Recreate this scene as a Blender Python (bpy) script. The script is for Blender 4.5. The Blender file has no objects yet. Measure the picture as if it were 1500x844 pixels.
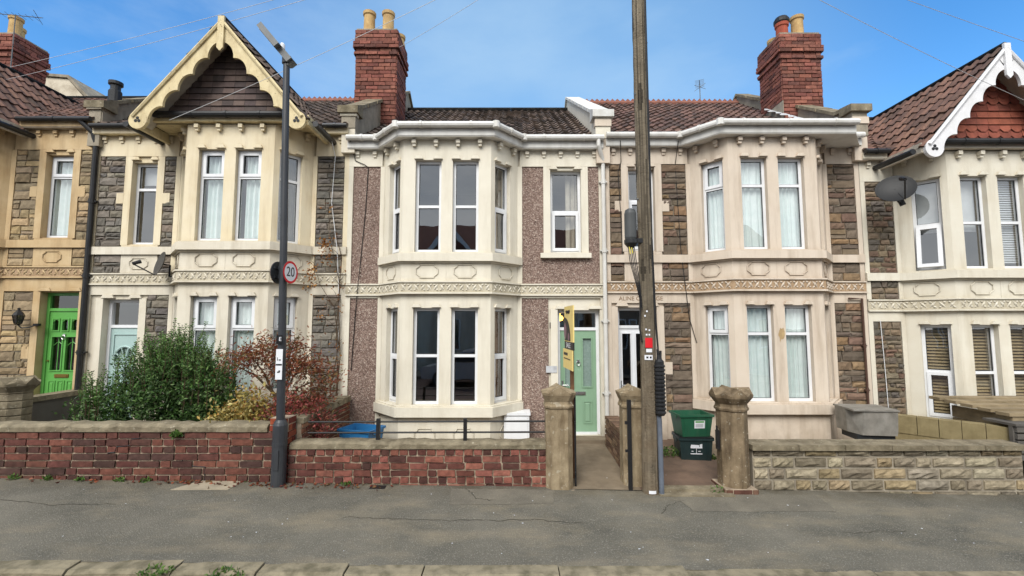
import bpy, math, random
from mathutils import Vector
random.seed(7)
R = random.Random(11)
sc = bpy.context.scene
COL = sc.collection
PI = math.pi
rad = math.radians

# ---------------------------------------------------------------- tagging
def tag(o, label=None, cat=None, group=None, kind=None):
    if label: o['label'] = label
    if cat: o['category'] = cat
    if group: o['group'] = group
    if kind: o['kind'] = kind
    return o

def thing(name, label, cat, loc, group=None, rz=0.0):
    o = bpy.data.objects.new(name, None)
    o.empty_display_size = 0.2
    COL.objects.link(o)
    o.location = loc
    o.rotation_euler = (0, 0, rz)
    return tag(o, label, cat, group)

def copy_tree(o, parent=None):
    c = o.copy()
    COL.objects.link(c)
    if parent is not None:
        c.parent = parent
    for ch in list(o.children):
        copy_tree(ch, c)
    return c

# ---------------------------------------------------------------- mesh builder
class Frame:
    """a straight piece of wall in plan: s runs along it, d goes inward, z is up"""
    def __init__(s, a, b, hinge=None, ang=0.0):
        s.a = a
        dx, dy = b[0] - a[0], b[1] - a[1]
        s.L = math.hypot(dx, dy)
        s.t = (dx / s.L, dy / s.L)
        s.n = (-s.t[1], s.t[0])
        s.hinge, s.ang = hinge, ang
    def p(s, u, d, z):
        if s.hinge is not None:
            zh, dh = s.hinge
            r, e = zh - z, d - dh
            z = zh - r * math.cos(s.ang) - e * math.sin(s.ang)
            d = dh - r * math.sin(s.ang) + e * math.cos(s.ang)
        return (s.a[0] + s.t[0] * u + s.n[0] * d, s.a[1] + s.t[1] * u + s.n[1] * d, z)

class MB:
    def __init__(s, mir=None):
        s.v, s.f, s.c, s.mir = [], [], [], mir
    def poly(s, pts, col=None):
        i = len(s.v)
        s.v.extend([tuple(p) for p in pts])
        s.f.append(tuple(range(i, i + len(pts))))
        s.c.append(col)
    def hexa(s, P, col=None):
        # P: 8 points, bottom 4 then top 4
        i = len(s.v)
        s.v.extend([tuple(p) for p in P])
        for q in ((0, 3, 2, 1), (4, 5, 6, 7), (0, 1, 5, 4), (1, 2, 6, 5), (2, 3, 7, 6), (3, 0, 4, 7)):
            s.f.append(tuple(i + k for k in q)); s.c.append(col)
    def box(s, x0, x1, y0, y1, z0, z1, col=None):
        s.hexa([(x0, y0, z0), (x1, y0, z0), (x1, y1, z0), (x0, y1, z0), (x0, y0, z1), (x1, y0, z1), (x1, y1, z1), (x0, y1, z1)], col)
    def fbox(s, F, s0, s1, d0, d1, z0, z1, col=None):
        p = F.p
        s.hexa([p(s0, d0, z0), p(s1, d0, z0), p(s1, d1, z0), p(s0, d1, z0), p(s0, d0, z1), p(s1, d0, z1), p(s1, d1, z1), p(s0, d1, z1)], col)
    def cham(s, F, s0, s1, d0, d1, z0, z1, c, col=None, jit=0.0, rng=R, grid=None):
        """chamfered block whose face looks outward (d0 < d1)"""
        p = F.p
        j = lambda: rng.uniform(-jit, jit)
        b = [p(s0, d1, z0), p(s1, d1, z0), p(s1, d1, z1), p(s0, d1, z1)]
        f = [p(s0 + c + j(), d0 + j(), z0 + c + j()), p(s1 - c + j(), d0 + j(), z0 + c + j()), p(s1 - c + j(), d0 + j(), z1 - c + j()), p(s0 + c + j(), d0 + j(), z1 - c + j())]
        i = len(s.v); s.v.extend(b + f)
        for q in ((0, 1, 5, 4), (1, 2, 6, 5), (2, 3, 7, 6), (3, 0, 4, 7)):
            s.f.append(tuple(i + k for k in q)); s.c.append(col)
        if grid:
            # rough face: rows x cols of displaced points
            nx, nz, amp = grid
            ids = []
            for a in range(nz + 1):
                for e in range(nx + 1):
                    if (a in (0, nz)) and (e in (0, nx)):
                        ids.append(i + 4 + {(0, 0): 0, (0, nx): 1, (nz, nx): 2, (nz, 0): 3}[(a, e)])
                        continue
                    u, w = e / nx, a / nz
                    edge = a in (0, nz) or e in (0, nx)
                    s.v.append(p(s0 + c + (s1 - s0 - 2 * c) * u, d0 - (0 if edge else rng.uniform(0, amp)) + (rng.uniform(-amp, amp) * .25), z0 + c + (z1 - z0 - 2 * c) * w))
                    ids.append(len(s.v) - 1)
            for a in range(nz):
                for e in range(nx):
                    k = a * (nx + 1) + e
                    s.f.append((ids[k], ids[k + 1], ids[k + nx + 2], ids[k + nx + 1])); s.c.append(col)
        else:
            s.f.append((i + 4, i + 5, i + 6, i + 7)); s.c.append(col)
    def prism(s, pts, vec, col=None):
        n = len(pts); i = len(s.v)
        s.v.extend([tuple(p) for p in pts])
        s.v.extend([(p[0] + vec[0], p[1] + vec[1], p[2] + vec[2]) for p in pts])
        s.f.append(tuple(range(i, i + n))); s.c.append(col)
        s.f.append(tuple(range(i + 2 * n - 1, i + n - 1, -1))); s.c.append(col)
        for k in range(n):
            m = (k + 1) % n
            s.f.append((i + k, i + m, i + n + m, i + n + k)); s.c.append(col)
    def tube(s, pts, r, n=8, cap=True, col=None, closed=False, phase=0.0):
        pts = [Vector(p) for p in pts]
        N = len(pts)
        rs = r if isinstance(r, (list, tuple)) else [r] * N
        i0 = len(s.v)
        up = None
        for k, p in enumerate(pts):
            if closed:
                t = (pts[(k + 1) % N] - pts[k - 1])
            else:
                t = pts[min(k + 1, N - 1)] - pts[max(k - 1, 0)]
            t = t.normalized() if t.length > 1e-9 else Vector((0, 0, 1))
            ref = Vector((0, 0, 1)) if abs(t.z) < .9 else Vector((1, 0, 0))
            if up is not None and abs(up.dot(t)) < .95: ref = up
            a = t.cross(ref).normalized(); b = a.cross(t).normalized()
            up = b
            for q in range(n):
                th = phase + 2 * PI * q / n
                s.v.append(tuple(p + (a * math.cos(th) + b * math.sin(th)) * rs[k]))
        for k in range(N if closed else N - 1):
            for q in range(n):
                A = i0 + k * n; B = i0 + ((k + 1) % N) * n
                s.f.append((A + q, A + (q + 1) % n, B + (q + 1) % n, B + q)); s.c.append(col)
        if cap and not closed:
            s.f.append(tuple(range(i0 + n - 1, i0 - 1, -1))); s.c.append(col)
            s.f.append(tuple(range(i0 + (N - 1) * n, i0 + N * n))); s.c.append(col)
    def lathe(s, prof, c=(0, 0, 0), n=16, phase=0.0, col=None):
        i0 = len(s.v)
        for r, z in prof:
            for q in range(n):
                th = phase + 2 * PI * q / n
                s.v.append((c[0] + r * math.cos(th), c[1] + r * math.sin(th), c[2] + z))
        for k in range(len(prof) - 1):
            for q in range(n):
                A = i0 + k * n; B = A + n
                s.f.append((A + q, A + (q + 1) % n, B + (q + 1) % n, B + q)); s.c.append(col)
        s.f.append(tuple(range(i0 + n - 1, i0 - 1, -1))); s.c.append(col)
        e = i0 + (len(prof) - 1) * n
        s.f.append(tuple(range(e, e + n))); s.c.append(col)
    def band(s, pts, o0, o1, z0, z1, caps=True, col=None):
        """moulding swept along a plan polyline, between two outward offsets"""
        A, B = offset(pts, o0), offset(pts, o1)
        n = len(pts)
        for k in range(n - 1):
            a, b, c, d = A[k], A[k + 1], B[k + 1], B[k]
            s.poly([(a[0], a[1], z1), (d[0], d[1], z1), (c[0], c[1], z1), (b[0], b[1], z1)], col)
            s.poly([(a[0], a[1], z0), (b[0], b[1], z0), (c[0], c[1], z0), (d[0], d[1], z0)], col)
            s.poly([(d[0], d[1], z0), (c[0], c[1], z0), (c[0], c[1], z1), (d[0], d[1], z1)], col)
        if caps:
            for k in (0, n - 1):
                a, d = A[k], B[k]
                s.poly([(a[0], a[1], z0), (d[0], d[1], z0), (d[0], d[1], z1), (a[0], a[1], z1)], col)
    def leaf(s, p, l, w, col=None, rng=R, up=0.3, dirv=None):
        d = Vector(dirv) if dirv else Vector((rng.gauss(0, 1), rng.gauss(0, 1), rng.gauss(up, .8)))
        d.normalize()
        q = d.cross(Vector((rng.gauss(0, 1), rng.gauss(0, 1), rng.gauss(0, 1))))
        if q.length < 1e-4: q = Vector((1, 0, 0))
        q.normalize()
        p = Vector(p)
        m = p + d * l * .45
        up_ = d.cross(q) * w * .25
        s.poly([p, m + q * w * .5 + up_, p + d * l, m - q * w * .5 + up_], col)
    def build(s, name, mat, parent=None, loc=None, smooth=False, rot=None):
        me = bpy.data.meshes.new(name)
        v = s.v; f = s.f
        if s.mir is not None:
            v = [(s.mir - a, b, c) for a, b, c in v]
            f = [tuple(reversed(q)) for q in f]
        me.from_pydata(v, [], f)
        if any(c is not None for c in s.c):
            at = me.color_attributes.new('col', 'FLOAT_COLOR', 'CORNER')
            buf = []
            for q, c in zip(f, s.c):
                c = c or (1, 1, 1)
                buf.extend([c[0], c[1], c[2], 1.0] * len(q))
            at.data.foreach_set('color', buf)
        if smooth:
            me.polygons.foreach_set('use_smooth', [True] * len(me.polygons))
        me.update()
        if mat: me.materials.append(mat)
        o = bpy.data.objects.new(name, me)
        COL.objects.link(o)
        if parent is not None: o.parent = parent
        if loc is not None: o.location = loc
        if rot is not None: o.rotation_euler = rot
        return o

def offset(pts, o):
    n = len(pts); out = []
    for k in range(n):
        ns = []
        if k > 0:
            dx, dy = pts[k][0] - pts[k-1][0], pts[k][1] - pts[k-1][1]; L = math.hypot(dx, dy); ns.append((dy / L, -dx / L))
        if k < n - 1:
            dx, dy = pts[k+1][0] - pts[k][0], pts[k+1][1] - pts[k][1]; L = math.hypot(dx, dy); ns.append((dy / L, -dx / L))
        if len(ns) == 1: m = ns[0]; sc_ = 1
        else:
            m = (ns[0][0] + ns[1][0], ns[0][1] + ns[1][1]); L = math.hypot(*m); m = (m[0] / L, m[1] / L)
            sc_ = 1 / max(.3, m[0] * ns[0][0] + m[1] * ns[0][1])
        out.append((pts[k][0] + m[0] * o * sc_, pts[k][1] + m[1] * o * sc_))
    return out

def wall_panel(mb, F, z0, z1, ops, rd=0.16, s0=0.0, s1=None):
    """sheet of wall along a frame with openings (a, b, za, zb) and their reveals"""
    s1 = F.L if s1 is None else s1
    S = sorted(set([s0, s1] + [x for o in ops for x in o[:2]]))
    Z = sorted(set([z0, z1] + [x for o in ops for x in o[2:]]))
    for a, b in zip(S, S[1:]):
        for c, d in zip(Z, Z[1:]):
            m, k = (a + b) / 2, (c + d) / 2
            if any(o[0] < m < o[1] and o[2] < k < o[3] for o in ops): continue
            mb.poly([F.p(a, 0, c), F.p(b, 0, c), F.p(b, 0, d), F.p(a, 0, d)])
    for a, b, c, d in ops:
        for (u, w), (x, y) in (((a, c), (a, d)), ((a, d), (b, d)), ((b, d), (b, c)), ((b, c), (a, c))):
            mb.poly([F.p(u, 0, w), F.p(x, 0, y), F.p(x, rd, y), F.p(u, rd, w)])

# ---------------------------------------------------------------- materials
def lin(h):
    """sRGB 0-255 triple to linear"""
    r = []
    for c in h:
        c /= 255.0
        r.append(c / 12.92 if c <= .04045 else ((c + .055) / 1.055) ** 2.4)
    return (r[0], r[1], r[2], 1.0)

MATS = {}
def mat(name, c, c2=None, scale=6.0, rough=.8, bump=.15, bscale=70.0, stain=None, samt=.0, sscale=(5, 5, .6), attr=False,
        metal=0.0, dirt=0.0, dirtcol=(70, 62, 50), detail=6, low=None, spec=.3, speck=None, emit=None, vor=None, coat=0.0, bdist=.01, trans=0.0):
    m = bpy.data.materials.new(name); m.use_nodes = True
    nt = m.node_tree; N = nt.nodes; L = nt.links
    b = N['Principled BSDF']
    b.inputs['Roughness'].default_value = rough
    b.inputs['Metallic'].default_value = metal
    b.inputs['Specular IOR Level'].default_value = spec
    if coat: b.inputs['Coat Weight'].default_value = coat
    tc = N.new('ShaderNodeTexCoord')
    co = tc.outputs['Object']
    def noise(sc_, det=detail, vec=None, rgh=.6):
        n = N.new('ShaderNodeTexNoise'); n.inputs['Scale'].default_value = sc_; n.inputs['Detail'].default_value = det
        n.inputs['Roughness'].default_value = rgh
        L.new(vec or co, n.inputs['Vector']); return n.outputs['Fac']
    def ramp(fac, p0, p1, a=(0, 0, 0, 1), z=(1, 1, 1, 1)):
        r = N.new('ShaderNodeValToRGB'); r.color_ramp.elements[0].position = p0; r.color_ramp.elements[1].position = p1
        r.color_ramp.elements[0].color = a; r.color_ramp.elements[1].color = z
        L.new(fac, r.inputs['Fac']); return r.outputs['Color']
    def mix(fac, a, z, mode='MIX'):
        x = N.new('ShaderNodeMix'); x.data_type = 'RGBA'; x.blend_type = mode
        if isinstance(fac, (int, float)): x.inputs[0].default_value = fac
        else: L.new(fac, x.inputs[0])
        for k, q in ((6, a), (7, z)):
            if isinstance(q, tuple): x.inputs[k].default_value = q
            else: L.new(q, x.inputs[k])
        return x.outputs[2]
    def mul(fac, k):
        q = N.new('ShaderNodeMath'); q.operation = 'MULTIPLY'; L.new(fac, q.inputs[0])
        if isinstance(k, (int, float)): q.inputs[1].default_value = k
        else: L.new(k, q.inputs[1])
        return q.outputs[0]
    A, B = lin(c), lin(c2 if c2 else c)
    n1 = noise(scale)
    if vor:
        vn = N.new('ShaderNodeTexVoronoi'); vn.inputs['Scale'].default_value = vor[0]; L.new(co, vn.inputs['Vector'])
        sp = N.new('ShaderNodeSeparateColor'); L.new(vn.outputs['Color'], sp.inputs[0])
        r = N.new('ShaderNodeValToRGB'); L.new(sp.outputs[0], r.inputs['Fac'])
        cols = vor[1]
        while len(r.color_ramp.elements) < len(cols): r.color_ramp.elements.new(.5)
        for k, q in enumerate(cols):
            r.color_ramp.elements[k].position = k / (len(cols) - 1); r.color_ramp.elements[k].color = lin(q)
        base = mix(.35, r.outputs['Color'], ramp(n1, .3, .7, A, B))
    elif attr:
        ca = N.new('ShaderNodeAttribute'); ca.attribute_name = 'col'
        base = mix(1.0, ca.outputs['Color'], ramp(n1, .25, .75, A, B), 'MULTIPLY')
    else:
        base = ramp(n1, .3, .7, A, B)
    if speck:
        base = mix(mul(ramp(noise(speck[1], 2), speck[2], speck[2] + .06), speck[3] if len(speck) > 3 else 1.0), base, lin(speck[0]))
    if stain:
        mp = N.new('ShaderNodeMapping'); mp.inputs['Scale'].default_value = sscale; L.new(co, mp.inputs['Vector'])
        st = mul(ramp(noise(1.0, 8, mp.outputs[0], .65), .48, .75), samt)
        base = mix(st, base, lin(stain))
    if low:
        sx = N.new('ShaderNodeSeparateXYZ'); L.new(co, sx.inputs[0])
        mr = N.new('ShaderNodeMapRange'); L.new(sx.outputs[low[4] if len(low) > 4 else 2], mr.inputs[0])
        mr.inputs[1].default_value = low[0]; mr.inputs[2].default_value = low[1]; mr.inputs[3].default_value = 1; mr.inputs[4].default_value = 0
        g = mul(mul(mr.outputs[0], ramp(noise(3.5, 8), .3, .65)), low[3])
        base = mix(g, base, lin(low[2]))
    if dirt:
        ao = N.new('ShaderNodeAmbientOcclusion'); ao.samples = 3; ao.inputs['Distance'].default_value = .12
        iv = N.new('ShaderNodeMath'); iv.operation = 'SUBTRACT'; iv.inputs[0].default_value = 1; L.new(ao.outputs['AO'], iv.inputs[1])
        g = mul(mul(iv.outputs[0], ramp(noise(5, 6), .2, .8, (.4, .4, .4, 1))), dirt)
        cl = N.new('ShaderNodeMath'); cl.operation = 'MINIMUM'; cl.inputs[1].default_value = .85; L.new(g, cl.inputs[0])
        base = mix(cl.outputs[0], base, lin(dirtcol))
    L.new(base, b.inputs['Base Color'])
    if bump:
        bp = N.new('ShaderNodeBump'); bp.inputs['Strength'].default_value = bump; bp.inputs['Distance'].default_value = bdist
        L.new(noise(bscale, 5) if not vor else vn.outputs['Distance'], bp.inputs['Height']); L.new(bp.outputs[0], b.inputs['Normal'])
    if trans:
        o = N['Material Output']; ts = N.new('ShaderNodeBsdfTranslucent'); L.new(base, ts.inputs['Color'])
        ms = N.new('ShaderNodeMixShader'); ms.inputs[0].default_value = trans
        L.new(b.outputs[0], ms.inputs[1]); L.new(ts.outputs[0], ms.inputs[2]); L.new(ms.outputs[0], o.inputs['Surface'])
    if emit:
        b.inputs['Emission Color'].default_value = lin(emit[0]); b.inputs['Emission Strength'].default_value = emit[1]
    MATS[name] = m
    return m

def glass_mat(name, tint=(235, 240, 240), base=.07, ior=1.75, rough=.0):
    m = bpy.data.materials.new(name); m.use_nodes = True
    nt = m.node_tree; N = nt.nodes; L = nt.links
    N.remove(N['Principled BSDF'])
    tr = N.new('ShaderNodeBsdfTransparent'); tr.inputs[0].default_value = lin(tint)
    gl = N.new('ShaderNodeBsdfGlossy'); gl.inputs['Roughness'].default_value = rough; gl.inputs[0].default_value = (1, 1, 1, 1)
    fr = N.new('ShaderNodeFresnel'); fr.inputs['IOR'].default_value = ior
    # float glass is never quite flat
    tc = N.new('ShaderNodeTexCoord'); no = N.new('ShaderNodeTexNoise'); no.inputs['Scale'].default_value = 2.2; no.inputs['Detail'].default_value = 1
    L.new(tc.outputs['Object'], no.inputs['Vector'])
    bp = N.new('ShaderNodeBump'); bp.inputs['Strength'].default_value = .06; bp.inputs['Distance'].default_value = .03
    L.new(no.outputs['Fac'], bp.inputs['Height']); L.new(bp.outputs[0], gl.inputs['Normal'])
    ge = N.new('ShaderNodeNewGeometry'); mi = N.new('ShaderNodeMix'); L.new(ge.outputs['Backfacing'], mi.inputs[0])
    mi.inputs[2].default_value = ior; mi.inputs[3].default_value = 1 / ior; L.new(mi.outputs[0], fr.inputs['IOR'])   # a thin sheet looks the same from both sides
    ad = N.new('ShaderNodeMath'); ad.inputs[1].default_value = base; ad.use_clamp = True; L.new(fr.outputs[0], ad.inputs[0])
    mx = N.new('ShaderNodeMixShader'); L.new(ad.outputs[0], mx.inputs[0]); L.new(tr.outputs[0], mx.inputs[1]); L.new(gl.outputs[0], mx.inputs[2])
    L.new(mx.outputs[0], N['Material Output'].inputs['Surface'])
    return m

def cjit(c, a, rng=R):
    k = 1 + rng.uniform(-a, a)
    l = lin(c)
    return (l[0] * k, l[1] * k * (1 + rng.uniform(-a, a) * .15), l[2] * k * (1 + rng.uniform(-a, a) * .2))
def pick(pal, a=.15, rng=R):
    return cjit(rng.choice(pal), a, rng)

G = glass_mat('window_glass', tint=(252, 253, 253), base=.14, ior=1.72)
GD = glass_mat('dark_window_glass', tint=(150, 155, 155), base=.05)
FROST = mat('frosted_glass', (120, 140, 132), (140, 158, 150), scale=30, rough=.25, bump=.3, bscale=90, spec=.6)
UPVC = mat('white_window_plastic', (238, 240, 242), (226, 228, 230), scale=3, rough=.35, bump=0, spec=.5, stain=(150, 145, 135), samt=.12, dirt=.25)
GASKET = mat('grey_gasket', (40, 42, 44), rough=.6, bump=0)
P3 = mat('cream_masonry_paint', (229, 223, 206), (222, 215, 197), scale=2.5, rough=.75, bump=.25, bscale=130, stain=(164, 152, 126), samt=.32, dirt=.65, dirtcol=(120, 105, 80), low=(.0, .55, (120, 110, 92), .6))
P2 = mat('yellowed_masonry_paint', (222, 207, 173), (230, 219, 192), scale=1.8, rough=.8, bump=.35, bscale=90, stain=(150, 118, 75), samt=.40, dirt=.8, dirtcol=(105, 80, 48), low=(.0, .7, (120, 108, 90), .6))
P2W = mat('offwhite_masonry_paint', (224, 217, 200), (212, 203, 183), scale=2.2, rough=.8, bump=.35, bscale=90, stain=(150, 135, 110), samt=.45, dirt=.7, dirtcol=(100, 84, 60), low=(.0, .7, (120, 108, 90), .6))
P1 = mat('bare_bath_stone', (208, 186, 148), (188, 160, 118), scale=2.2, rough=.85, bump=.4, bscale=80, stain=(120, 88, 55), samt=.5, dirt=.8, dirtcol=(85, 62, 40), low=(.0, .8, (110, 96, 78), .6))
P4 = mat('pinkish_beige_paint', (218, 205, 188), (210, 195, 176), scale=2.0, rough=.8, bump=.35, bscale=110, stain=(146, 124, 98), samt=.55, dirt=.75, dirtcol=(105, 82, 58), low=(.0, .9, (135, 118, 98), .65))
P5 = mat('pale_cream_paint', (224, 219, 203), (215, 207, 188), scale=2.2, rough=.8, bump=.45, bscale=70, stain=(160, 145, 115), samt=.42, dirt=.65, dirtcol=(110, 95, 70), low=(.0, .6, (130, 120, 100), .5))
PEBBLE = mat('brown_pebbledash', (142, 124, 112), (124, 107, 97), scale=1.5, rough=.95, bump=.9, vor=(58, [(72, 54, 50), (132, 108, 98), (112, 88, 80), (176, 154, 140), (146, 122, 112), (214, 198, 184)]), stain=(70, 58, 52), samt=.3, bdist=.012)
STONE = mat('rubble_stone', (255, 252, 248), (205, 202, 198), scale=14, rough=.9, bump=.6, bscale=45, attr=True)
MORTAR = mat('lime_mortar', (138, 128, 112), (112, 104, 92), scale=12, rough=.95, bump=.4, bscale=80)
BRICK = mat('red_brick', (255, 250, 245), (175, 168, 165), scale=16, rough=.9, bump=.5, bscale=90, attr=True, stain=(60, 48, 42), samt=.35, sscale=(3, 3, 1.5))
BMORT = mat('brick_mortar', (186, 170, 148), (132, 116, 98), scale=9, rough=.95, bump=.5, bscale=60)
BMORTD = mat('sooty_mortar', (104, 72, 64), (84, 60, 54), scale=9, rough=.95, bump=.4, bscale=60)
TILE = mat('concrete_roof_tile', (255, 252, 250), (200, 197, 195), scale=9, rough=.85, bump=.4, bscale=60, attr=True, stain=(70, 70, 58), samt=.35, sscale=(2.5, 2.5, 2.5))
COPE = mat('weathered_coping', (150, 139, 116), (96, 87, 70), scale=5, rough=.92, bump=.6, bscale=40, stain=(70, 66, 48), samt=.6, sscale=(7, 7, 7), speck=((186, 180, 160), 18, .64, .45))
COPEW = mat('white_coping', (222, 222, 218), (200, 198, 190), scale=5, rough=.8, bump=.3, stain=(120, 112, 96), samt=.35, dirt=.4)
RENDERG = mat('grey_cement_render', (166, 157, 140), (132, 123, 108), scale=3, rough=.92, bump=.5, bscale=50, stain=(66, 60, 50), samt=.6, sscale=(4, 4, 1))
PIERST = mat('sandstone_pier', (168, 152, 124), (120, 104, 80), scale=5, rough=.9, bump=.6, bscale=45, stain=(76, 60, 40), samt=.75, sscale=(9, 9, 1.6), speck=((190, 182, 162), 13, .62, .5))
BLACKM = mat('black_iron_paint', (24, 24, 26), (34, 33, 34), scale=12, rough=.5, bump=.1, spec=.4)
GUTB = mat('black_gutter_plastic', (30, 31, 33), (44, 44, 45), scale=4, rough=.4, bump=.0, spec=.4)
GUTW = mat('white_gutter_plastic', (226, 225, 220), (212, 210, 203), scale=4, rough=.45, bump=0, stain=(130, 120, 100), samt=.3, dirt=.4)
BARGE2 = mat('yellow_barge_paint', (224, 209, 168), (208, 190, 146), scale=6, rough=.7, bump=.3, bscale=60, stain=(120, 92, 56), samt=.5, sscale=(6, 6, 2), speck=((120, 100, 72), 20, .66, .8), dirt=.5)
BARGE5 = mat('white_barge_paint', (232, 232, 234), (220, 220, 220), scale=6, rough=.6, bump=.1, stain=(150, 150, 145), samt=.2)
SOFFIT = mat('soffit_board', (198, 190, 176), (176, 166, 148), scale=5, rough=.8, bump=.2, stain=(90, 78, 60), samt=.4)
POTC = mat('clay_chimney_pot', (206, 176, 122), (176, 142, 96), scale=7, rough=.85, bump=.3, stain=(80, 66, 52), samt=.5, sscale=(5, 5, 1.5))
POTR = mat('red_chimney_pot', (176, 92, 70), (150, 74, 56), scale=7, rough=.85, bump=.2, stain=(60, 46, 42), samt=.4)
LEAD = mat('lead_flashing', (206, 208, 210), (170, 172, 174), scale=9, rough=.6, bump=.2)
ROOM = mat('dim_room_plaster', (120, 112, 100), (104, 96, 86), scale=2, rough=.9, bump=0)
NET = mat('net_curtain', (240, 250, 247), (226, 240, 236), scale=8, rough=.9, bump=0, trans=.08)
DRAPE = mat('pale_curtain', (216, 210, 192), (192, 184, 166), scale=7, rough=.9, bump=0, trans=.2)
DARKDR = mat('brown_curtain', (120, 84, 52), (104, 70, 42), scale=7, rough=.9, bump=0)
BLIND = mat('white_blind', (222, 226, 226), (206, 210, 210), scale=5, rough=.6, bump=0, trans=.15)
BLINDB = mat('bamboo_blind', (182, 164, 128), (150, 132, 100), scale=20, rough=.8, bump=0)
W = 4.79; FY = 8.35
BC, HB, HF, BD = 1.93, 1.28, .78, .55          # bay centre, half width at the wall, half width of its front, depth
BL, BR, FL, FR = BC - HB, BC + HB, BC - HF, BC + HF
BAY = [(BL, 0), (FL, -BD), (FR, -BD), (BR, 0)]
FACE = [(0, 0)] + BAY + [(W, 0)]
GS0, GS1, GW0, GW1 = .68, .84, .87, 2.52       # ground floor sill and window heights
FZ0, FZ1 = 2.76, 2.985                          # carved frieze
US0, US1, UW0, UW1 = 3.33, 3.465, 3.5, 5.15     # upper sill and windows
TOP = 5.62

GREYST = [(138, 134, 126), (124, 121, 115), (148, 142, 131), (114, 111, 107), (130, 123, 115), (138, 128, 116)]
BROWNST = [(138, 123, 106), (122, 110, 98), (148, 126, 100), (116, 104, 93), (132, 114, 94), (146, 120, 94), (128, 116, 102), (132, 109, 96), (124, 112, 99)]
BUFFST = [(176, 158, 126), (158, 142, 114), (184, 162, 126), (146, 133, 110), (166, 150, 124)]
MIXST = [(130, 119, 104), (116, 106, 95), (140, 124, 104), (126, 104, 90), (108, 102, 95)]

def stones(root, mir, F, s0, s1, z0, z1, pal, hr=(.09, .20), wr=(.16, .46), seed=1, name='stone_panel', mort=None, base=-.004, face=-.03, joint=.009, amp=.020):
    rng = random.Random(seed)
    mb = MB(mir)
    z = z0
    while z < z1 - .012:
        h = rng.uniform(*hr)
        if z1 - z - h < hr[0] * .7: h = z1 - z
        s = s0
        while s < s1 - .01:
            w = rng.uniform(*wr)
            if s1 - s - w < wr[0] * .6: w = s1 - s
            j = joint * rng.uniform(.3, .8)
            col = pick(pal, .2, rng)
            hh = z + h
            if h > .15 and rng.random() < .3 and w < .34:      # two thin stones in place of one
                m = z + h * rng.uniform(.4, .6)
                mb.cham(F, s + j, s + w - j, face, base, z + j, m - j * .6, .006, col, .006, rng, (3, 1, amp))
                mb.cham(F, s + j, s + w - j, face, base, m + j * .6, hh - j, .006, pick(pal, .2, rng), .006, rng, (3, 1, amp))
            else:
                mb.cham(F, s + j, s + w - j, face + rng.uniform(-.006, .006), base, z + j, hh - j, .007, col, .012, rng, (4, 2, amp))
            s += w
        z += h
    o = mb.build(name, STONE, root)
    m2 = MB(mir); m2.fbox(F, s0 + .001, s1 - .001, -.012, -.0025, z0 + .001, z1 - .001)
    m2.build('mortar', mort or MORTAR, o)
    return o

def curtain(mir, F, s0, s1, z0, z1, d, m, parent, waves=5, amp=.03, name='curtain', seed=1):
    rng = random.Random(seed)
    mb = MB(mir); n = 36
    ph = rng.uniform(0, 6); waves = waves * rng.uniform(.7, 1.35)
    def y(k): 
        u = k / n
        return d + amp * math.sin(ph + u * waves * 2 * PI + 1.3 * math.sin(u * 7 + ph)) + amp * .4 * math.sin(u * waves * 5.3)
    for k in range(n):
        a, b = s0 + (s1 - s0) * k / n, s0 + (s1 - s0) * (k + 1) / n
        mb.poly([F.p(a, y(k), z0), F.p(b, y(k + 1), z0), F.p(b, y(k + 1) , z1), F.p(a, y(k), z1)])
    return mb.build(name, m, parent, smooth=True)

def slat_blind(mir, F, s0, s1, z0, z1, d, m, parent, pitch=.028, tilt=.55):
    mb = MB(mir); z = z1
    while z > z0:
        mb.poly([F.p(s0, d + pitch * .4, z), F.p(s1, d + pitch * .4, z), F.p(s1, d - pitch * .2, z - pitch * tilt * 1.55), F.p(s0, d - pitch * .2, z - pitch * tilt * 1.55)])
        z -= pitch
    return mb.build('blind', m, parent)

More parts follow.
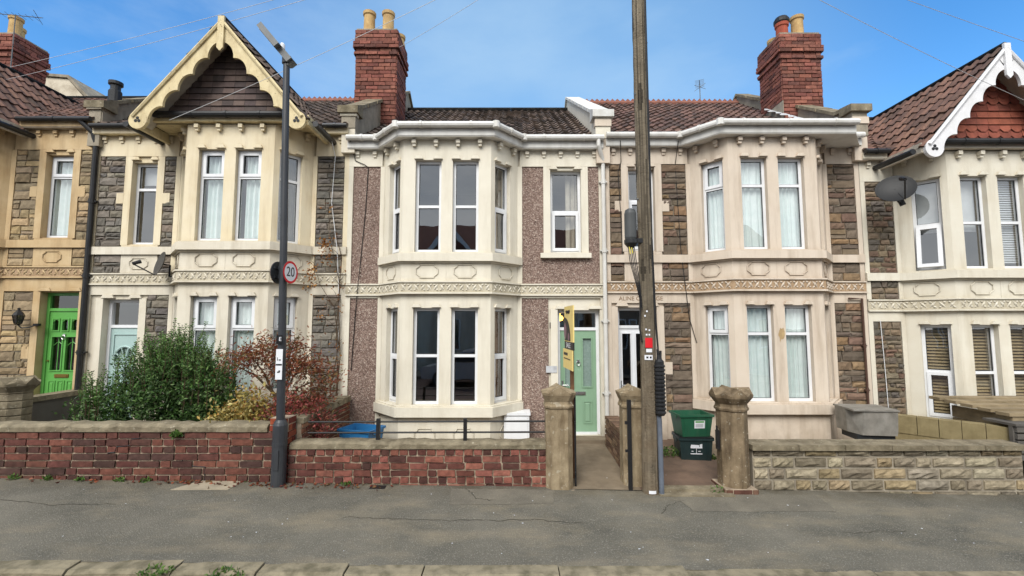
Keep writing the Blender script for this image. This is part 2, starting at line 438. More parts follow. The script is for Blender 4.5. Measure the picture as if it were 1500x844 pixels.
def window(root, mir, F, s0, s1, z0, z1, st, seed=0):
    """white framed window of two lights; st: split, sash, fill, open"""
    mb = MB(mir); fr = .05; d0, d1 = .085, .15
    zs = z0 + (z1 - z0) * st.get('split', .5)
    mb.fbox(F, s0, s0 + fr, d0, d1, z0, z1); mb.fbox(F, s1 - fr, s1, d0, d1, z0, z1)
    mb.fbox(F, s0 + fr, s1 - fr, d0, d1, z0, z0 + fr); mb.fbox(F, s0 + fr, s1 - fr, d0, d1, z1 - fr, z1)
    mb.fbox(F, s0 + fr, s1 - fr, d0, d1, zs - fr / 2, zs + fr / 2)
    mb.fbox(F, s0 + .004, s1 - .004, d0 - .04, d0 + .003, z0 - .024, z0 - .001)   # projecting sill strip
    sash = st.get('sash', 'none'); panes = []
    for which, a, b in (('bottom', z0 + fr, zs - fr / 2), ('top', zs + fr / 2, z1 - fr)):
        if st.get('open') and which == 'bottom': continue
        sa, sb, e = s0 + fr, s1 - fr, 0.0
        if sash in (which, 'both'):
            k = .042; e = k
            mb.fbox(F, sa - .012, sa + k, d0 - .016, d0 + .03, a - .012, b + .012); mb.fbox(F, sb - k, sb + .012, d0 - .016, d0 + .03, a - .012, b + .012)
            mb.fbox(F, sa + k, sb - k, d0 - .016, d0 + .03, a - .012, a + k); mb.fbox(F, sa + k, sb - k, d0 - .016, d0 + .03, b - k, b + .012)
        panes.append((sa + e, sb - e, a + e, b - e))
    o = mb.build('window', st.get('mat', UPVC), root)
    gk = MB(mir)
    for a, b, c, d in panes:
        g = MB(mir); y = .115
        g.poly([F.p(a - .004, y, c - .004), F.p(b + .004, y, c - .004), F.p(b + .004, y, d + .004), F.p(a - .004, y, d + .004)])
        g.build('pane', st.get('glass', G), o)
        t = .007; y0, y1 = .098, .112
        gk.fbox(F, a, a + t, y0, y1, c, d); gk.fbox(F, b - t, b, y0, y1, c, d); gk.fbox(F, a + t, b - t, y0, y1, c, c + t); gk.fbox(F, a + t, b - t, y0, y1, d - t, d)
    if gk.f: gk.build('gasket', GASKET, o)
    if st.get('open'):
        H = Frame((0, 0), (1, 0)); H.a, H.L, H.t, H.n = F.a, F.L, F.t, F.n
        H.hinge, H.ang = (zs - fr / 2, d0), st['open']
        sa = MB(mir); a, b = z0 + fr - .01, zs - fr / 2 + .012; k = .062; x0, x1 = s0 + fr - .022, s1 - fr + .022
        sa.fbox(H, x0, x0 + k, d0 - .02, d0 + .04, a, b); sa.fbox(H, x1 - k, x1, d0 - .02, d0 + .04, a, b)
        sa.fbox(H, x0 + k, x1 - k, d0 - .02, d0 + .04, a, a + k); sa.fbox(H, x0 + k, x1 - k, d0 - .02, d0 + .04, b - k, b)
        so = sa.build('sash', UPVC, o)
        g = MB(mir); g.poly([H.p(x0 + k, d0 + .01, a + k), H.p(x1 - k, d0 + .01, a + k), H.p(x1 - k, d0 + .01, b - k), H.p(x0 + k, d0 + .01, b - k)])
        g.build('pane', G, o)
    fill = st.get('fill')
    sd = seed + int(s0 * 97)
    if fill == 'net': curtain(mir, F, s0 - .03, s1 + .03, z0 - .01, z1 + .02, .185, NET, o, 5, .022, seed=sd)
    elif fill == 'left': curtain(mir, F, s0 - .04, s0 + (s1 - s0) * .45, z0, z1 + .02, .27, DRAPE, o, 3, .03, seed=sd)
    elif fill == 'right': curtain(mir, F, s0 + (s1 - s0) * .55, s1 + .04, z0, z1 + .02, .27, DRAPE, o, 3, .03, seed=sd)
    elif fill == 'drape': curtain(mir, F, s0 - .04, s1 + .04, z0, z1 + .02, .27, DRAPE, o, 4, .03, seed=sd)
    elif fill == 'netleft': curtain(mir, F, s0 - .04, s0 + (s1 - s0) * .8, z0, z1 + .02, .19, NET, o, 4, .03, seed=sd)
    elif fill == 'brown': curtain(mir, F, s0 + (s1 - s0) * .25, s1 + .04, z0, z1 + .02, .27, DARKDR, o, 3, .02, seed=sd)
    elif fill == 'blind': slat_blind(mir, F, s0 - .02, s1 + .02, z0 + .12, z1 - .03, .20, BLIND, o, .042, .48)
    elif fill == 'bamboo': slat_blind(mir, F, s0 - .02, s1 + .02, z0 - .02, z1 - .03, .20, BLINDB, o, .055, .47)
    elif fill == 'roller':
        b = MB(mir); b.fbox(F, s0 + .02, s1 - .02, .22, .226, z0 + (z1 - z0) * .42, z1); b.build('blind', BLIND, o)
    elif fill == 'topblind':
        b = MB(mir); b.fbox(F, s0 + .02, s1 - .02, .22, .226, z1 - .38, z1); b.build('blind', BLIND, o)
    return o

def tabs(mb, F, a, b, z, out=-.042, w=.16, h=.07):
    for x in (a + .0, b - w - .0):
        mb.prism([F.p(x, out, z + .012), F.p(x + .035, out, z + h), F.p(x + w - .035, out, z + h), F.p(x + w, out, z + .012)], tuple(F.n[k] * (-out + .01) if k < 2 else 0 for k in range(3)))

def octagon(mb, F, s, z, w=.38, h=.225, d=-.012, r=.009):
    a, b, c = w / 2, h / 2, .055
    q = [(-a, -b * .38), (-a * .68, -b * .78), (-a * .64, -b), (a * .64, -b), (a * .68, -b * .78), (a, -b * .38), (a, b * .38), (a * .68, b * .78), (a * .64, b), (-a * .64, b), (-a * .68, b * .78), (-a, b * .38)]
    mb.tube([F.p(s + x, d, z + y) for x, y in q], r, 4, closed=True)

def tile_sheet(mb, O, U, V, lu, lv, pal, tw=.19, th=.28, amp=.03, lip=.028, seed=3, jit=.10, skip=None):
    """interlocking roof tiles: O lower left corner, U along the eaves, V up the slope"""
    rng = random.Random(seed)
    O, U, V = Vector(O), Vector(U).normalized(), Vector(V).normalized()
    Nn = U.cross(V).normalized()
    if Nn.z < 0: Nn = -Nn
    prof = [(0, 0), (.1, .55), (.22, 1), (.36, 1), (.5, .3), (.62, 0), (.82, -.08)]
    nu = max(1, int(round(lu / tw))); nv = max(1, int(round(lv / th)))
    tw, th = lu / nu, lv / nv
    cols = [(t, k) for t in range(nu) for k in range(len(prof))]
    prev = None
    for j in range(nv):
        tj = [rng.uniform(-.011, .011) for _ in range(nu + 1)]
        tc = [pick(pal, jit, rng) for _ in range(nu + 1)]
        if rng.random() < .3: tc[rng.randrange(nu)] = pick(pal, jit * 2.6, rng)
        lo, hi = [], []
        for t, k in cols + [(nu, 0)]:
            fx, hz = prof[k]
            u = (t + fx) * tw
            base = O + U * u
            lo.append(base + V * (j * th) + Nn * (hz * amp + lip + tj[t]))
            hi.append(base + V * ((j + 1) * th + .01) + Nn * (hz * amp + tj[t] * .3))
        for k in range(len(lo) - 1):
            t = k // len(prof)
            if skip and skip((lo[k] + hi[k]) * .5): continue
            mb.poly([lo[k], lo[k + 1], hi[k + 1], hi[k]], tc[t])
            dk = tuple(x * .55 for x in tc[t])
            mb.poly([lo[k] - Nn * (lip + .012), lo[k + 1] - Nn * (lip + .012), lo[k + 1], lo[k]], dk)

def brick_face(mb, mm, F, s0, s1, z0, z1, pal, bw=.25, bh=.09, joint=.011, seed=1, face=-.016, base=.05, bond='stretcher', jit=.003, lowz=None, rough=0.0):
    """one skin of brickwork in front of mortar"""
    rng = random.Random(seed)
    n = max(1, int(round((z1 - z0) / bh))); bh = (z1 - z0) / n
    for j in range(n):
        z = z0 + j * bh
        header = (bond == 'mixed' and j % 4 == 2)
        w = bw / 2 if header else bw
        s = s0 - (w / 2 if j % 2 else 0) - rng.uniform(0, .02)
        while s < s1 - .02:
            ww = w * rng.uniform(.95, 1.05)
            if bond == 'mixed' and not header and rng.random() < .15: ww = w / 2
            a, b = max(s, s0), min(s + ww, s1)
            if b - a > .03 and (lowz is None or z + bh > lowz((a + b) / 2)):
                g = joint / 2
                f = face + rng.uniform(-jit, jit)
                mb.cham(F, a + g, b - g, f, base, z + g + rng.uniform(-jit, jit) * .5, z + bh - g + rng.uniform(-jit, jit) * .5, .003, pick(pal, .20, rng), jit * .7, rng, (4, 2, rough) if rough else None)
            s += ww
    if mm is not None: mm.fbox(F, s0 + .003, s1 - .003, .002, base, z0, z1 - .003)

REDBR = [(158, 102, 89), (146, 93, 82), (166, 110, 95), (134, 86, 76), (154, 104, 91), (124, 86, 78)]
OLDBR = [(116, 74, 66), (104, 66, 60), (124, 79, 68), (94, 64, 58), (110, 71, 64), (88, 65, 60), (128, 84, 71)]

def chimney(root, x, y0, y1, w, z0, z1, pal, pots, seed=1, loc_pots=None):
    """brick stack across a party wall; x is its centre, pots a list of (dx, dy, kind)"""
    mb, mm = MB(), MB()
    a, b = x - w / 2, x + w / 2
    def ring(e, za, zb, sd):
        c = [((a - e, y0 - e), (b + e, y0 - e)), ((b + e, y0 - e), (b + e, y1 + e)), ((b + e, y1 + e), (a - e, y1 + e)), ((a - e, y1 + e), (a - e, y0 - e))]
        for k, (p, q) in enumerate(c):
            F = Frame(p, q); brick_face(mb, None, F, .0, F.L, za, zb, pal, seed=sd + k, face=-.012 if k % 2 else -.01, base=.05, jit=.006, bh=.088, bw=.27)
        mm.box(a - e + .012, b + e - .012, y0 - e + .012, y1 + e - .012, za, zb - .004)
    ring(0, z0, z1 - .62, seed)
    ring(.035, z1 - .62, z1 - .54, seed + 9)
    ring(.0, z1 - .54, z1 - .46, seed + 15)
    ring(.05, z1 - .46, z1 - .30, seed + 20)
    ring(.02, z1 - .30, z1 - .02, seed + 30)
    o = mb.build('chimney_stack', BRICK, root)
    mm.build('mortar', BMORTD, o)
    fl = MB(); fl.prism([(a - .0, y0, z1 - .03), (b + .0, y0, z1 - .03), (b + .0, y1, z1 - .03), (a - .0, y1, z1 - .03)], (0, 0, .05)); fl.build('flaunching', RENDERG, o)
    for k, (dx, dy, kind) in enumerate(pots):
        p = MB(); r = .13; h = {'red': .36, 'short': .27}.get(kind, .53)
        c = (x + dx, (y0 + y1) / 2 + dy, z1 + .0)
        p.lathe([(r * 1.12, 0), (r * 1.1, .05), (r, .09), (r * .94, h - .09), (r * 1.12, h - .07), (r * 1.14, h), (r * .92, h), (r * .85, h - .25), (0.0, h - .25)], c, 20)
        po = p.build('chimney_pot', POTR if kind == 'red' else POTC, o, smooth=False)
        if kind == 'red':
            q = MB(); q.lathe([(.15, h), (.165, h + .03), (.165, h + .09), (.13, h + .15), (.03, h + .17)], c, 16); q.build('cowl', BLACKM, po)
    return o

def parapet(root, x, w, prof, mats, kneel=True):
    """party wall upstand above the roof, prof: (y, z) top line from front to ridge and down behind"""
    a, b = x - w / 2, x + w / 2
    m = MB()
    pts = [(y, z - .06) for y, z in prof]
    m.prism([(a, y, z) for y, z in pts] + [(a, pts[-1][0], 5.4), (a, .2, 5.5), (a, pts[0][0], 5.72)], (w, 0, 0))
    o = m.build('party_wall_upstand', mats[0], root)
    c = MB()
    for (y0, z0), (y1, z1) in zip(prof, prof[1:]):
        n = max(1, int(math.hypot(y1 - y0, z1 - z0) / .62))
        for k in range(n):
            u, v = k / n, (k + 1) / n - .012
            A = (y0 + (y1 - y0) * u, z0 + (z1 - z0) * u + R.uniform(-.006, .006)); B = (y0 + (y1 - y0) * v, z0 + (z1 - z0) * v)
            c.prism([(a - .05, A[0], A[1] - .06), (a - .05, B[0], B[1] - .06), (a - .05, B[0], B[1] + .01), (a - .05, A[0], A[1] + .01)], (w + .1, 0, 0))
    y, z = prof[0]
    c.prism([(a - .06, y - .06, z - .12), (a - .06, y + .25, z - .12), (a - .06, y + .25, z + .015 + .25 * (prof[1][1] - z) / (prof[1][0] - y) * 1.0), (a - .06, y - .06, z + .015)], (w + .12, 0, 0))
    c.build('coping', mats[1], o)
    return o

def gable(root, mir, cfg):
    """bay gable: tiled slopes, scalloped bargeboards, tile hung face"""
    YF = -.92; ZA = 7.27; HS = 1.44; ZE = 5.56; cx = BC
    sl = (ZA - ZE) / HS; L = math.hypot(HS, ZA - ZE); ux, uz = HS / L, (ZA - ZE) / L
    pal = cfg['tiles']
    for sgn in (-1, 1):
        t = MB(mir)
        e = .12
        O = (cx + sgn * (HS + e * ux), YF - .03, ZE - e * uz + .05)
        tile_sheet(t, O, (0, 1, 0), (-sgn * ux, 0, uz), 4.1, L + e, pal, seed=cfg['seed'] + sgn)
        t.build('gable_roof_slope', TILE, root)
    rt = MB(mir)
    for k in range(9):
        y = YF - .03 + k * .43
        rt.tube([(cx, y, ZA + .05), (cx, y + .425, ZA + .05)], .06, 10)
    rt.build('ridge_tile', cfg.get('ridgemat', TILE), root)
    # soffit boards behind the bargeboards
    so = MB(mir)
    for sgn in (-1, 1):
        so.poly([(cx, YF + .05, ZA - .06), (cx + sgn * HS, YF + .05, ZE - .06), (cx + sgn * HS, -BD + .02, ZE - .06), (cx, -BD + .02, ZA - .06)])
    so.build('verge_soffit', SOFFIT, root)
    # bargeboards
    bm_ = cfg['barge']
    for sgn in (-1, 1):
        b = MB(mir)
        n = 5; M = 12
        top, low = [], []
        nx, nz = -uz, -ux       # inward normal of the right hand slope mirrored by sgn
        for k in range(n * M + 1):
            t = k / (n * M)
            fr = (k % M) / M if k < n * M else 1.0
            w = .37 - .135 * math.sin(PI * min(1, max(0, (fr)))) ** .6
            if fr < .08 or fr > .92: w -= .02
            q = .10 + t * .84
            x, z = q * HS, ZA - q * (ZA - ZE)
            top.append((x, z)); 
            low.append((x - uz * w * .62, z - ux * w * 1.0 * .92))
        top.insert(0, (0, ZA)); low.insert(0, (0.0, ZA - .42))
        for a, c in zip(range(len(top) - 1), range(1, len(top))):
            P = [top[a], top[c], low[c], low[a]]
            P = [(cx + sgn * x, z) for x, z in P]
            b.poly([(x, YF - .03, z) for x, z in P]); b.poly([(x, YF + .02, z) for x, z in reversed(P)])
            b.poly([(P[2][0], YF - .03, P[2][1]), (P[3][0], YF - .03, P[3][1]), (P[3][0], YF + .02, P[3][1]), (P[2][0], YF + .02, P[2][1])])
        # round foot with a trefoil
        fx, fz = cx + sgn * (HS * .965 - .04), ZE - .06
        ring = [(fx + .155 * math.cos(th), YF - .035, fz + .155 * math.sin(th)) for th in [2 * PI * k / 24 for k in range(24)]]
        b.prism(ring, (0, .06, 0))
        bo = b.build('bargeboard', bm_, root)
        # moulding along the top edge
        mo = MB(mir)
        mo.tube([(cx + sgn * .0, YF - .04, ZA - .0), (cx + sgn * HS * 1.0, YF - .04, ZE + .0)], .032, 6)
        mo.build('top_moulding', bm_, bo)
        tr = MB(mir)
        for th in (PI / 2, PI / 2 + 2.09, PI / 2 + 4.19):
            c = (fx + .033 * math.cos(th), fz + .033 * math.sin(th))
            tr.prism([(c[0] + .026 * math.cos(h), YF - .042, c[1] + .026 * math.sin(h)) for h in [2 * PI * k / 10 for k in range(10)]], (0, .01, 0))
        tr.build('trefoil', GASKET, bo)
    fin = MB(mir); fin.box(cx - .055, cx + .055, YF - .07, YF - .032, ZA - .50, ZA + .07); fin.prism([(cx - .055, YF - .07, ZA - .5), (cx, YF - .07, ZA - .56), (cx + .055, YF - .07, ZA - .5)], (0, .038, 0))
    fin.build('finial_board', bm_, root)
    # tile hung face
    th_ = MB(mir); rng = random.Random(cfg['seed'])
    z = 5.70; zt = ZA - .1; rh = .115 if not cfg.get('scallop') else .125; j = 0
    while z < zt - .05:
        half = (zt - z) / sl - .02
        x = cx - half + (-.1 if j % 2 else 0); tw = .2
        sc2 = cfg.get('scallop') and (j // 3) % 2 == 0
        while x < cx + half:
            a, b_ = max(x, cx - half), min(x + tw - .004, cx + half)
            if b_ > a + .01:
                c = pick(cfg['hang'], .12, rng)
                y0 = -BD - .045 + rng.uniform(-.004, .004)
                if sc2:
                    m = (a + b_) / 2
                    th_.poly([(a, y0 + .004, z + .045), (m - .04, y0, z - .01), (m + .04, y0, z - .01), (b_, y0 + .004, z + .045), (b_, -BD - .015, z + rh + .06), (a, -BD - .015, z + rh + .06)], c)
                else:
                    th_.poly([(a, y0, z), (b_, y0, z), (b_, -BD - .018, z + rh + .02), (a, -BD - .018, z + rh + .02)], c)
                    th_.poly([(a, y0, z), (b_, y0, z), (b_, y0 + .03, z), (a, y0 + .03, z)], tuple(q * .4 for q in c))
            x += tw
        z += rh; j += 1
    hg = th_.build('tile_hanging', TILE, root)
    bk = MB(mir); bk.poly([(cx - (ZA - 5.6) / sl, -BD - .004, 5.6), (cx + (ZA - 5.6) / sl, -BD - .004, 5.6), (cx, -BD - .004, ZA - .02)]); bk.build('backing', GASKET, hg)

def bar_tiles():
    pass
def text_mesh(s, size, name, m, parent=None, loc=(0, 0, 0), rot=(PI / 2, 0, 0), ext=.002, align='CENTER', sx=1.0):
    cu = bpy.data.curves.new(name, 'FONT'); cu.body = s; cu.size = size; cu.align_x = align; cu.align_y = 'CENTER'; cu.extrude = ext
    t = bpy.data.objects.new(name + '_tmp', cu); COL.objects.link(t)
    dg = bpy.context.evaluated_depsgraph_get()
    me = bpy.data.meshes.new_from_object(t.evaluated_get(dg))
    bpy.data.objects.remove(t)
    me.materials.clear(); me.materials.append(m)
    o = bpy.data.objects.new(name, me); COL.objects.link(o)
    o.location = loc; o.rotation_euler = rot; o.scale = (sx, 1, 1)
    if parent is not None: o.parent = parent
    return o

DSAGE = mat('sage_green_door', (140, 172, 144), (132, 164, 136), scale=3, rough=.4, bump=.05, spec=.4, dirt=.3)
DGREEN = mat('bright_green_door', (100, 170, 84), (88, 156, 72), scale=3, rough=.4, bump=.05, spec=.4, dirt=.3)
DBLUE = mat('pale_blue_door', (176, 200, 196), (164, 190, 186), scale=3, rough=.45, bump=.05, dirt=.3)
BRASS = mat('dull_brass', (150, 124, 70), rough=.35, bump=0, metal=.8)
CHROME = mat('brushed_chrome', (200, 200, 200), rough=.25, bump=0, metal=.9)
LAMPM = mat('hall_lamp_glow', (255, 205, 110), rough=.5, bump=0, emit=((255, 190, 80), 7.0))

CREST = mat('dull_red_ridge', (150, 102, 88), (128, 86, 74), scale=9, rough=.9, bump=.3, stain=(80, 70, 60), samt=.5)
FRG = [mat('frieze_ground_cream', (205, 197, 176), (182, 172, 148), scale=14, rough=.9, bump=.3), mat('frieze_ground_brown', (182, 156, 126), (152, 126, 98), scale=14, rough=.9, bump=.3)]  # darkened tones standing for shadow and dirt in the carving

def rbox(mb, F, a, b, d0, d1, z0, z1, t=.02):
    """a raised frame (four bars) around a rectangle"""
    mb.fbox(F, a, a + t, d0, d1, z0, z1); mb.fbox(F, b - t, b, d0, d1, z0, z1)
    mb.fbox(F, a + t, b - t, d0, d1, z0, z0 + t); mb.fbox(F, a + t, b - t, d0, d1, z1 - t, z1)

def door(root, mir, F, s0, s1, z0, z1, kind):
    zt = z0 + (z1 - z0) * .835 if kind != 'blue' else z0 + (z1 - z0) * .78
    fm = {'sage': UPVC, 'green': DGREEN, 'blue': UPVC, 'white': UPVC}[kind]
    fr = MB(mir); k = .055; d0, d1 = .10, .18
    fr.fbox(F, s0, s0 + k, d0, d1, z0, z1); fr.fbox(F, s1 - k, s1, d0, d1, z0, z1); fr.fbox(F, s0 + k, s1 - k, d0, d1, z1 - k, z1)
    fr.fbox(F, s0 + k, s1 - k, d0, d1, zt, zt + k); fr.fbox(F, s0 + k, s1 - k, d0 - .03, d1, z0, z0 + .04)
    f = fr.build('door_frame', fm, root)
    g = MB(mir); g.poly([F.p(s0 + k, .14, zt + k), F.p(s1 - k, .14, zt + k), F.p(s1 - k, .14, z1 - k), F.p(s0 + k, .14, z1 - k)])
    g.build('fanlight', G if kind != 'green' else GD, f)
    a, b, c, d = s0 + k, s1 - k, z0 + .04, zt
    w, h = b - a, d - c
    lf = MB(mir); fl, bk = .12, .165
    lm = {'sage': DSAGE, 'green': DGREEN, 'blue': DBLUE, 'white': UPVC}[kind]
    holes = []
    if kind == 'sage': holes = [(a + w * .13, a + w * .37, c + h * .44, c + h * .92), (a + w * .63, a + w * .87, c + h * .44, c + h * .92)]
    if kind == 'green': holes = [(a + w * .13, a + w * .44, c + h * .36, c + h * .72), (a + w * .56, a + w * .87, c + h * .36, c + h * .72)] + [(a + w * (.12 + .29 * q), a + w * (.30 + .29 * q), c + h * .79, c + h * .91) for q in range(3)]
    if kind == 'blue': holes = [(a + w * .12, a + w * .88, c + h * .66, c + h * .93)]
    if kind == 'white': holes = [(a + w * .10, a + w * .50, c + h * .40, c + h * .95), (a + w * .66, a + w * .92, c + h * .40, c + h * .95)]
    S = sorted(set([a, b] + [q for x in holes for q in x[:2]])); Z = sorted(set([c, d] + [q for x in holes for q in x[2:]]))
    for x0, x1 in zip(S, S[1:]):
        for y0, y1 in zip(Z, Z[1:]):
            mx, my = (x0 + x1) / 2, (y0 + y1) / 2
            if any(q[0] < mx < q[1] and q[2] < my < q[3] for q in holes): continue
            lf.poly([F.p(x0, fl, y0), F.p(x1, fl, y0), F.p(x1, fl, y1), F.p(x0, fl, y1)])
    for x0, x1, y0, y1 in holes:
        for (u, v), (x, y) in (((x0, y0), (x0, y1)), ((x0, y1), (x1, y1)), ((x1, y1), (x1, y0)), ((x1, y0), (x0, y0))):
            lf.poly([F.p(u, fl, v), F.p(x, fl, y), F.p(x, bk, y), F.p(u, bk, v)])
        rbox(lf, F, x0 - .018, x1 + .018, fl - .014, fl - .001, y0 - .018, y1 + .018, .02)
    def panel(x0, x1, y0, y1):
        rbox(lf, F, x0, x1, fl - .012, fl - .001, y0, y1, .018)
        lf.cham(F, x0 + .035, x1 - .035, fl - .012, fl - .001, y0 + .035, y1 - .035, .014)
    if kind == 'sage':
        for u in (.13, .63): panel(a + w * u, a + w * (u + .24), c + h * .08, c + h * .30)
        for u in (.13, .63): pass
    if kind == 'green':
        for q in range(3): panel(a + w * (.10 + .28 * q), a + w * (.32 + .28 * q), c + h * .04, c + h * .25)
    if kind == 'white':
        panel(a + w * .10, a + w * .90, c + h * .06, c + h * .33)
    if kind == 'blue':
        panel(a + w * .12, a + w * .46, c + h * .08, c + h * .55); panel(a + w * .54, a + w * .88, c + h * .08, c + h * .55)
        m = (a + b) / 2; r = w * .38; zc = c + h * .66
        for an in (36, 72, 108, 144):
            lf.tube([F.p(m + .05 * math.cos(rad(an)), fl, zc + .05 * math.sin(rad(an))), F.p(m + r * math.cos(rad(an)), fl, zc + r * math.sin(rad(an)) * 1.3)], .014, 6)
        lf.tube([F.p(m + r * math.cos(rad(x)), fl, zc + r * math.sin(rad(x)) * 1.3) for x in range(0, 181, 12)], .02, 6)
        # spandrels that close the corners outside the arch
        arc = [(m + r * math.cos(rad(x)), zc + r * math.sin(rad(x)) * 1.3) for x in range(0, 181, 6)]
        x0, x1, y0, y1 = holes[0]
        for (p, q) in zip(arc, arc[1:]):
            lf.poly([F.p(p[0], fl + .004, min(p[1], y1)), F.p(q[0], fl + .004, min(q[1], y1)), F.p(q[0], fl + .004, y1), F.p(p[0], fl + .004, y1)])
    l = lf.build('door', lm, root)
    gl = MB(mir)
    for x0, x1, y0, y1 in holes: gl.poly([F.p(x0, .15, y0), F.p(x1, .15, y0), F.p(x1, .15, y1), F.p(x0, .15, y1)])
    gl.build('door_glass', FROST if kind in ('sage', 'blue') else GD, l)
    if kind == 'green':
        tr = MB(mir)
        for x0, x1, y0, y1 in holes[:2]:
            m = (x0 + x1) / 2
            tr.tube([F.p(m, .147, y0), F.p(m, .147, y1)], .008, 5); tr.tube([F.p(x0, .147, y1 - .16), F.p(m, .147, y1 - .09), F.p(x1, .147, y1 - .16)], .008, 5)
        for x0, x1, y0, y1 in holes[2:]:
            m = (x0 + x1) / 2
            tr.prism([F.p(x0, .118, y1 + .002), F.p(x0, .118, y1 - .05), F.p(m - .02, .118, y1 - .012), F.p(m + .02, .118, y1 - .012), F.p(x1, .118, y1 - .05), F.p(x1, .118, y1 + .002)], (0, .02, 0))
        tr.build('glazing_bar', DGREEN, l)
    hd = MB(mir)
    if kind in ('sage', 'white'):
        sx = a + w * .06 if kind == 'sage' else b - w * .05
        zz = c + h * .44
        hd.fbox(F, sx - .016, sx + .016, fl - .012, fl, zz - .11, zz + .11); hd.tube([F.p(sx, fl - .035, zz + .03), F.p(sx + (.11 if kind == 'sage' else -.11), fl - .038, zz + .03)], .009, 8)
    else:
        sx = a + w * .07
        hd.lathe([(.0, -.01), (.022, 0), (.022, .01), (.0, .022)], F.p(sx, fl - .02, c + h * .46), 10)
    hd.build('handle', CHROME if kind != 'green' else BRASS, l)
    lb = MB(mir); m = (a + b) / 2; zl = c + h * (.375 if kind == 'sage' else .30)
    lb.fbox(F, m - .13, m + .13, fl - .012, fl, zl - .032, zl + .032); lb.fbox(F, m - .11, m + .11, fl - .02, fl - .011, zl - .02, zl + .014)
    lb.build('letterbox', CHROME if kind != 'green' else BRASS, l)
    if kind in ('sage', 'green'):
        kn = MB(mir); zk = c + h * (.69 if kind == 'sage' else .735)
        kn.fbox(F, m - .022, m + .022, fl - .02, fl, zk - .02, zk + .03); kn.tube([F.p(m + .035 * math.sin(rad(x)), fl - .03, zk - .03 - .04 * math.cos(rad(x)) + .0) for x in range(-150, 151, 30)], .007, 6)
        kn.build('knocker', CHROME, l)
    return f

def frieze(mb, F, s0, s1):
    """carved leaf pattern between two fillets"""
    z0, z1 = FZ0 + .035, FZ1 - .03; zc = (z0 + z1) / 2; h = (z1 - z0) / 2
    n = max(1, int(round((s1 - s0) / .115))); u = (s1 - s0) / n
    d0, d1 = -.068, -.05
    for k in range(n):
        a = s0 + k * u; sg = 1 if k % 2 else -1
        def leaf(p, q, w):
            dx, dz = q[0] - p[0], q[1] - p[1]; L = math.hypot(dx, dz); nx, nz = -dz / L * w, dx / L * w
            m = (p[0] + dx * .5, p[1] + dz * .5)
            mb.poly([F.p(p[0], d1, p[1]), F.p(m[0] + nx, d0 + .006, m[1] + nz), F.p(q[0], d1, q[1]), F.p(m[0], d0 - .006, m[1])])
            mb.poly([F.p(p[0], d1, p[1]), F.p(m[0], d0 - .006, m[1]), F.p(q[0], d1, q[1]), F.p(m[0] - nx, d0 + .006, m[1] - nz)])
        leaf((a + .008, zc - sg * h * .85), (a + u - .006, zc + sg * h * .85), .020)
        leaf((a + u * .5, zc - sg * h * .2), (a + u * .98, zc - sg * h * .85), .018)
        leaf((a + .01, zc + sg * h * .8), (a + u * .5, zc + sg * h * .25), .016)

